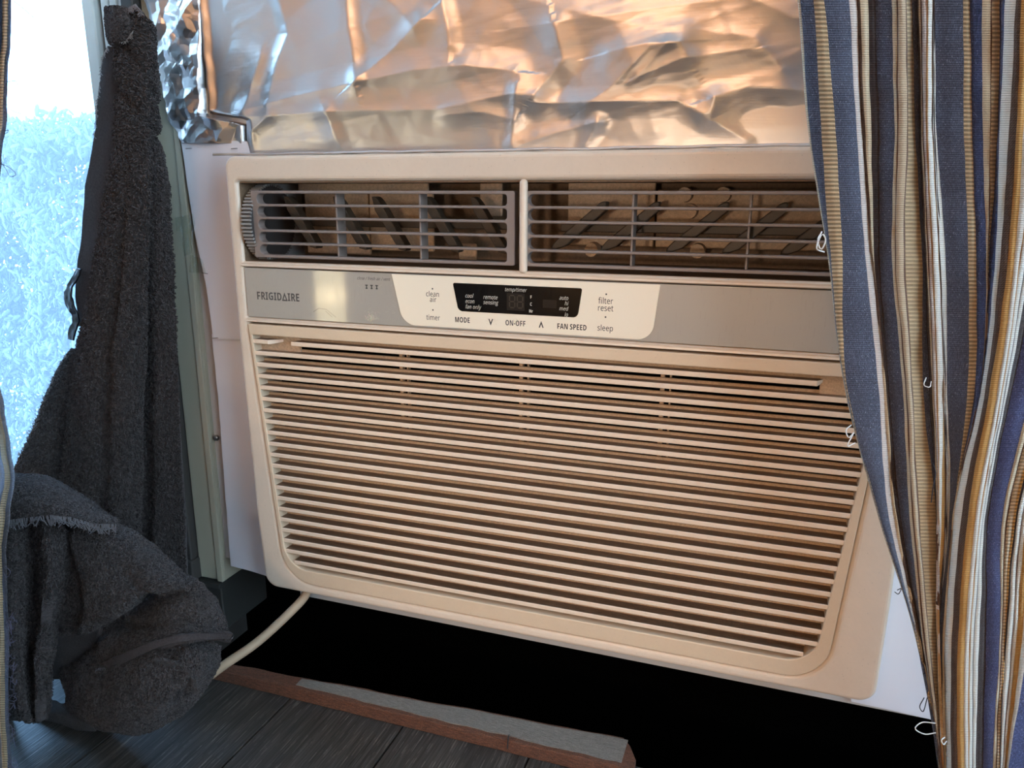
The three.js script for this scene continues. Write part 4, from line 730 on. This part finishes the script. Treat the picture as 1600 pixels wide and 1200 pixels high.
  const left = sheet([
    [[-30, 800, 0.13], [0, 805, 0.15], [20, 810, 0.155], [45, 812, 0.14], [70, 815, 0.155], [100, 820, 0.14]],
    [[-30, 870, 0.14], [0, 870, 0.165], [25, 872, 0.175], [52, 875, 0.15], [80, 878, 0.17], [112, 880, 0.14]],
    [[-30, 960, 0.15], [0, 960, 0.175], [26, 962, 0.186], [50, 966, 0.15], [70, 966, 0.176], [92, 970, 0.15]],
    [[-30, 1030, 0.15], [5, 1030, 0.178], [28, 1032, 0.190], [46, 1038, 0.152], [62, 1040, 0.178], [82, 1042, 0.155]],
    [[-20, 1090, 0.15], [15, 1090, 0.180], [34, 1092, 0.192], [50, 1096, 0.160], [62, 1096, 0.180], [76, 1098, 0.16]],
    [[-5, 1122, 0.15], [25, 1124, 0.176], [44, 1126, 0.186], [54, 1128, 0.170], [64, 1126, 0.178], [72, 1122, 0.162]]], 60, 70, 0.0045, wob(0.003, 26, 22));
  mesh('side_drape', left, M.towel, t); pile(left, 18000, t, 81, M.loop, 0.85);
}

// ================================================================ the chest added unseen beside the viewer to keep the lamp light off the heaped towel
{
  const t = thing('added_light_blocker', 'added tall brown chest standing out of view beside the heaped towel', 'blocker'), m = std({ color: rgb(0.16, 0.09, 0.05), roughness: 0.6 });
  mesh('body', box(-0.45, -0.225, 0.0, 0.52, 0.5, 0.8, 0.006), m, t); mesh('lid', box(-0.455, -0.22, 0.521, 0.55, 0.495, 0.805, 0.006), m, t);
}
// ================================================================ lamps in the room behind the camera
{
  const glow = (c, k) => std({ color: rgb(0.9, 0.85, 0.75), emissive: rgb(...c), emissiveIntensity: k, roughness: 0.6 });
  // reading lamp on a stand, aimed at the unit
  const l = thing('reading_lamp', 'black reading lamp aimed at the air conditioner', 'lamp');
  const pos = V(0.04, 0.46, 1.45), aim = V(0.03, 0.22, 0), dir = aim.clone().sub(pos).normalize(), q = new THREE.Quaternion().setFromUnitVectors(V(0, -1, 0), dir);
  const cone = new THREE.LatheGeometry([[0.02, 0.09], [0.024, 0.06], [0.055, 0.0], [0.058, -0.01], [0.055, -0.01], [0.05, 0.0], [0.02, 0.056], [0.0, 0.06]].map(([x, y]) => new THREE.Vector2(x, y)), 32); cone.applyQuaternion(q); cone.translate(pos.x, pos.y, pos.z);
  mesh('lamp_shade', cone, M.seal, l);
  const b = new THREE.SphereGeometry(0.022, 20, 14); b.translate(pos.x, pos.y, pos.z); mesh('bulb', b, glow([1, 0.62, 0.32], 6), l);
  mesh('stand', [tube([V(pos.x - dir.x * 0.09, pos.y - dir.y * 0.09, pos.z - dir.z * 0.09), V(0.05, 0.54, 1.68), V(0.05, 0.3, 1.75), V(0.05, 0.02, 1.75)], 0.006, 30, 8), box(-0.03, 0.13, 0.0, 0.02, 1.67, 1.83, 0.008)], M.seal, l);
  const sp = new THREE.SpotLight(rgb(1, 0.73, 0.52), LAMP_MAIN, 0, 0.29, 1, 2); sp.position.copy(pos).addScaledVector(dir, 0.026); sp.target.position.copy(aim); sp.castShadow = true; sp.shadow.radius = 2.2; sp.name = 'reading_lamp_light'; scene.add(sp, sp.target);
  // wall lamp added to warm the wooden back wall for the foil reflections
  const c = thing('added_wall_lamp', 'round warm wall lamp added high on the back wall', 'lamp');
  const dome = new THREE.SphereGeometry(0.11, 32, 16, 0, Math.PI * 2, 0, Math.PI / 2); dome.scale(1, 0.6, 1); dome.rotateX(-Math.PI / 2); dome.translate(-0.25, 1.72, 2.6); mesh('diffuser', dome, glow([1, 0.64, 0.36], 2.5), c);
  const rim = new THREE.CylinderGeometry(0.12, 0.12, 0.016, 32); rim.rotateX(Math.PI / 2); rim.translate(-0.25, 1.72, 2.611); mesh('rim', rim, M.frameWhite, c);
  const p = new THREE.PointLight(rgb(1, 0.62, 0.36), LAMP_ROOM, 0, 2); p.position.set(-0.25, 1.72, 2.36); p.castShadow = true; p.shadow.radius = 5; p.name = 'added_wall_lamp_light'; scene.add(p);
  // shaded lamp low on the far side: the yellow reflection in the control strip
  const s = thing('table_lamp', 'slim yellow floor lantern standing across the room', 'lamp');
  const sh = new THREE.CylinderGeometry(0.048, 0.048, 0.24, 32, 1, true); sh.translate(-1.215, 0.17, 1.6); mesh('lamp_shade', sh, phys({ color: rgb(0.9, 0.8, 0.55), emissive: rgb(1, 0.82, 0.48), emissiveIntensity: 9, roughness: 0.9, side: THREE.DoubleSide }), s);
  mesh('base', new THREE.LatheGeometry([[0.0, 0.0], [0.05, 0.0], [0.05, 0.03], [0.02, 0.04], [0.014, 0.08], [0.014, 0.2], [0, 0.2]].map(([x, y]) => new THREE.Vector2(x, y)), 24).translate(-1.215, 0, 1.6), M.seal, s);
  const tp = new THREE.PointLight(rgb(1, 0.75, 0.42), LAMP_TABLE, 0, 2); tp.position.set(-1.215, 0.17, 1.6); tp.castShadow = true; tp.shadow.radius = 1.5; tp.name = 'table_lamp_light'; scene.add(tp);
}
renderer.render(scene, camera);
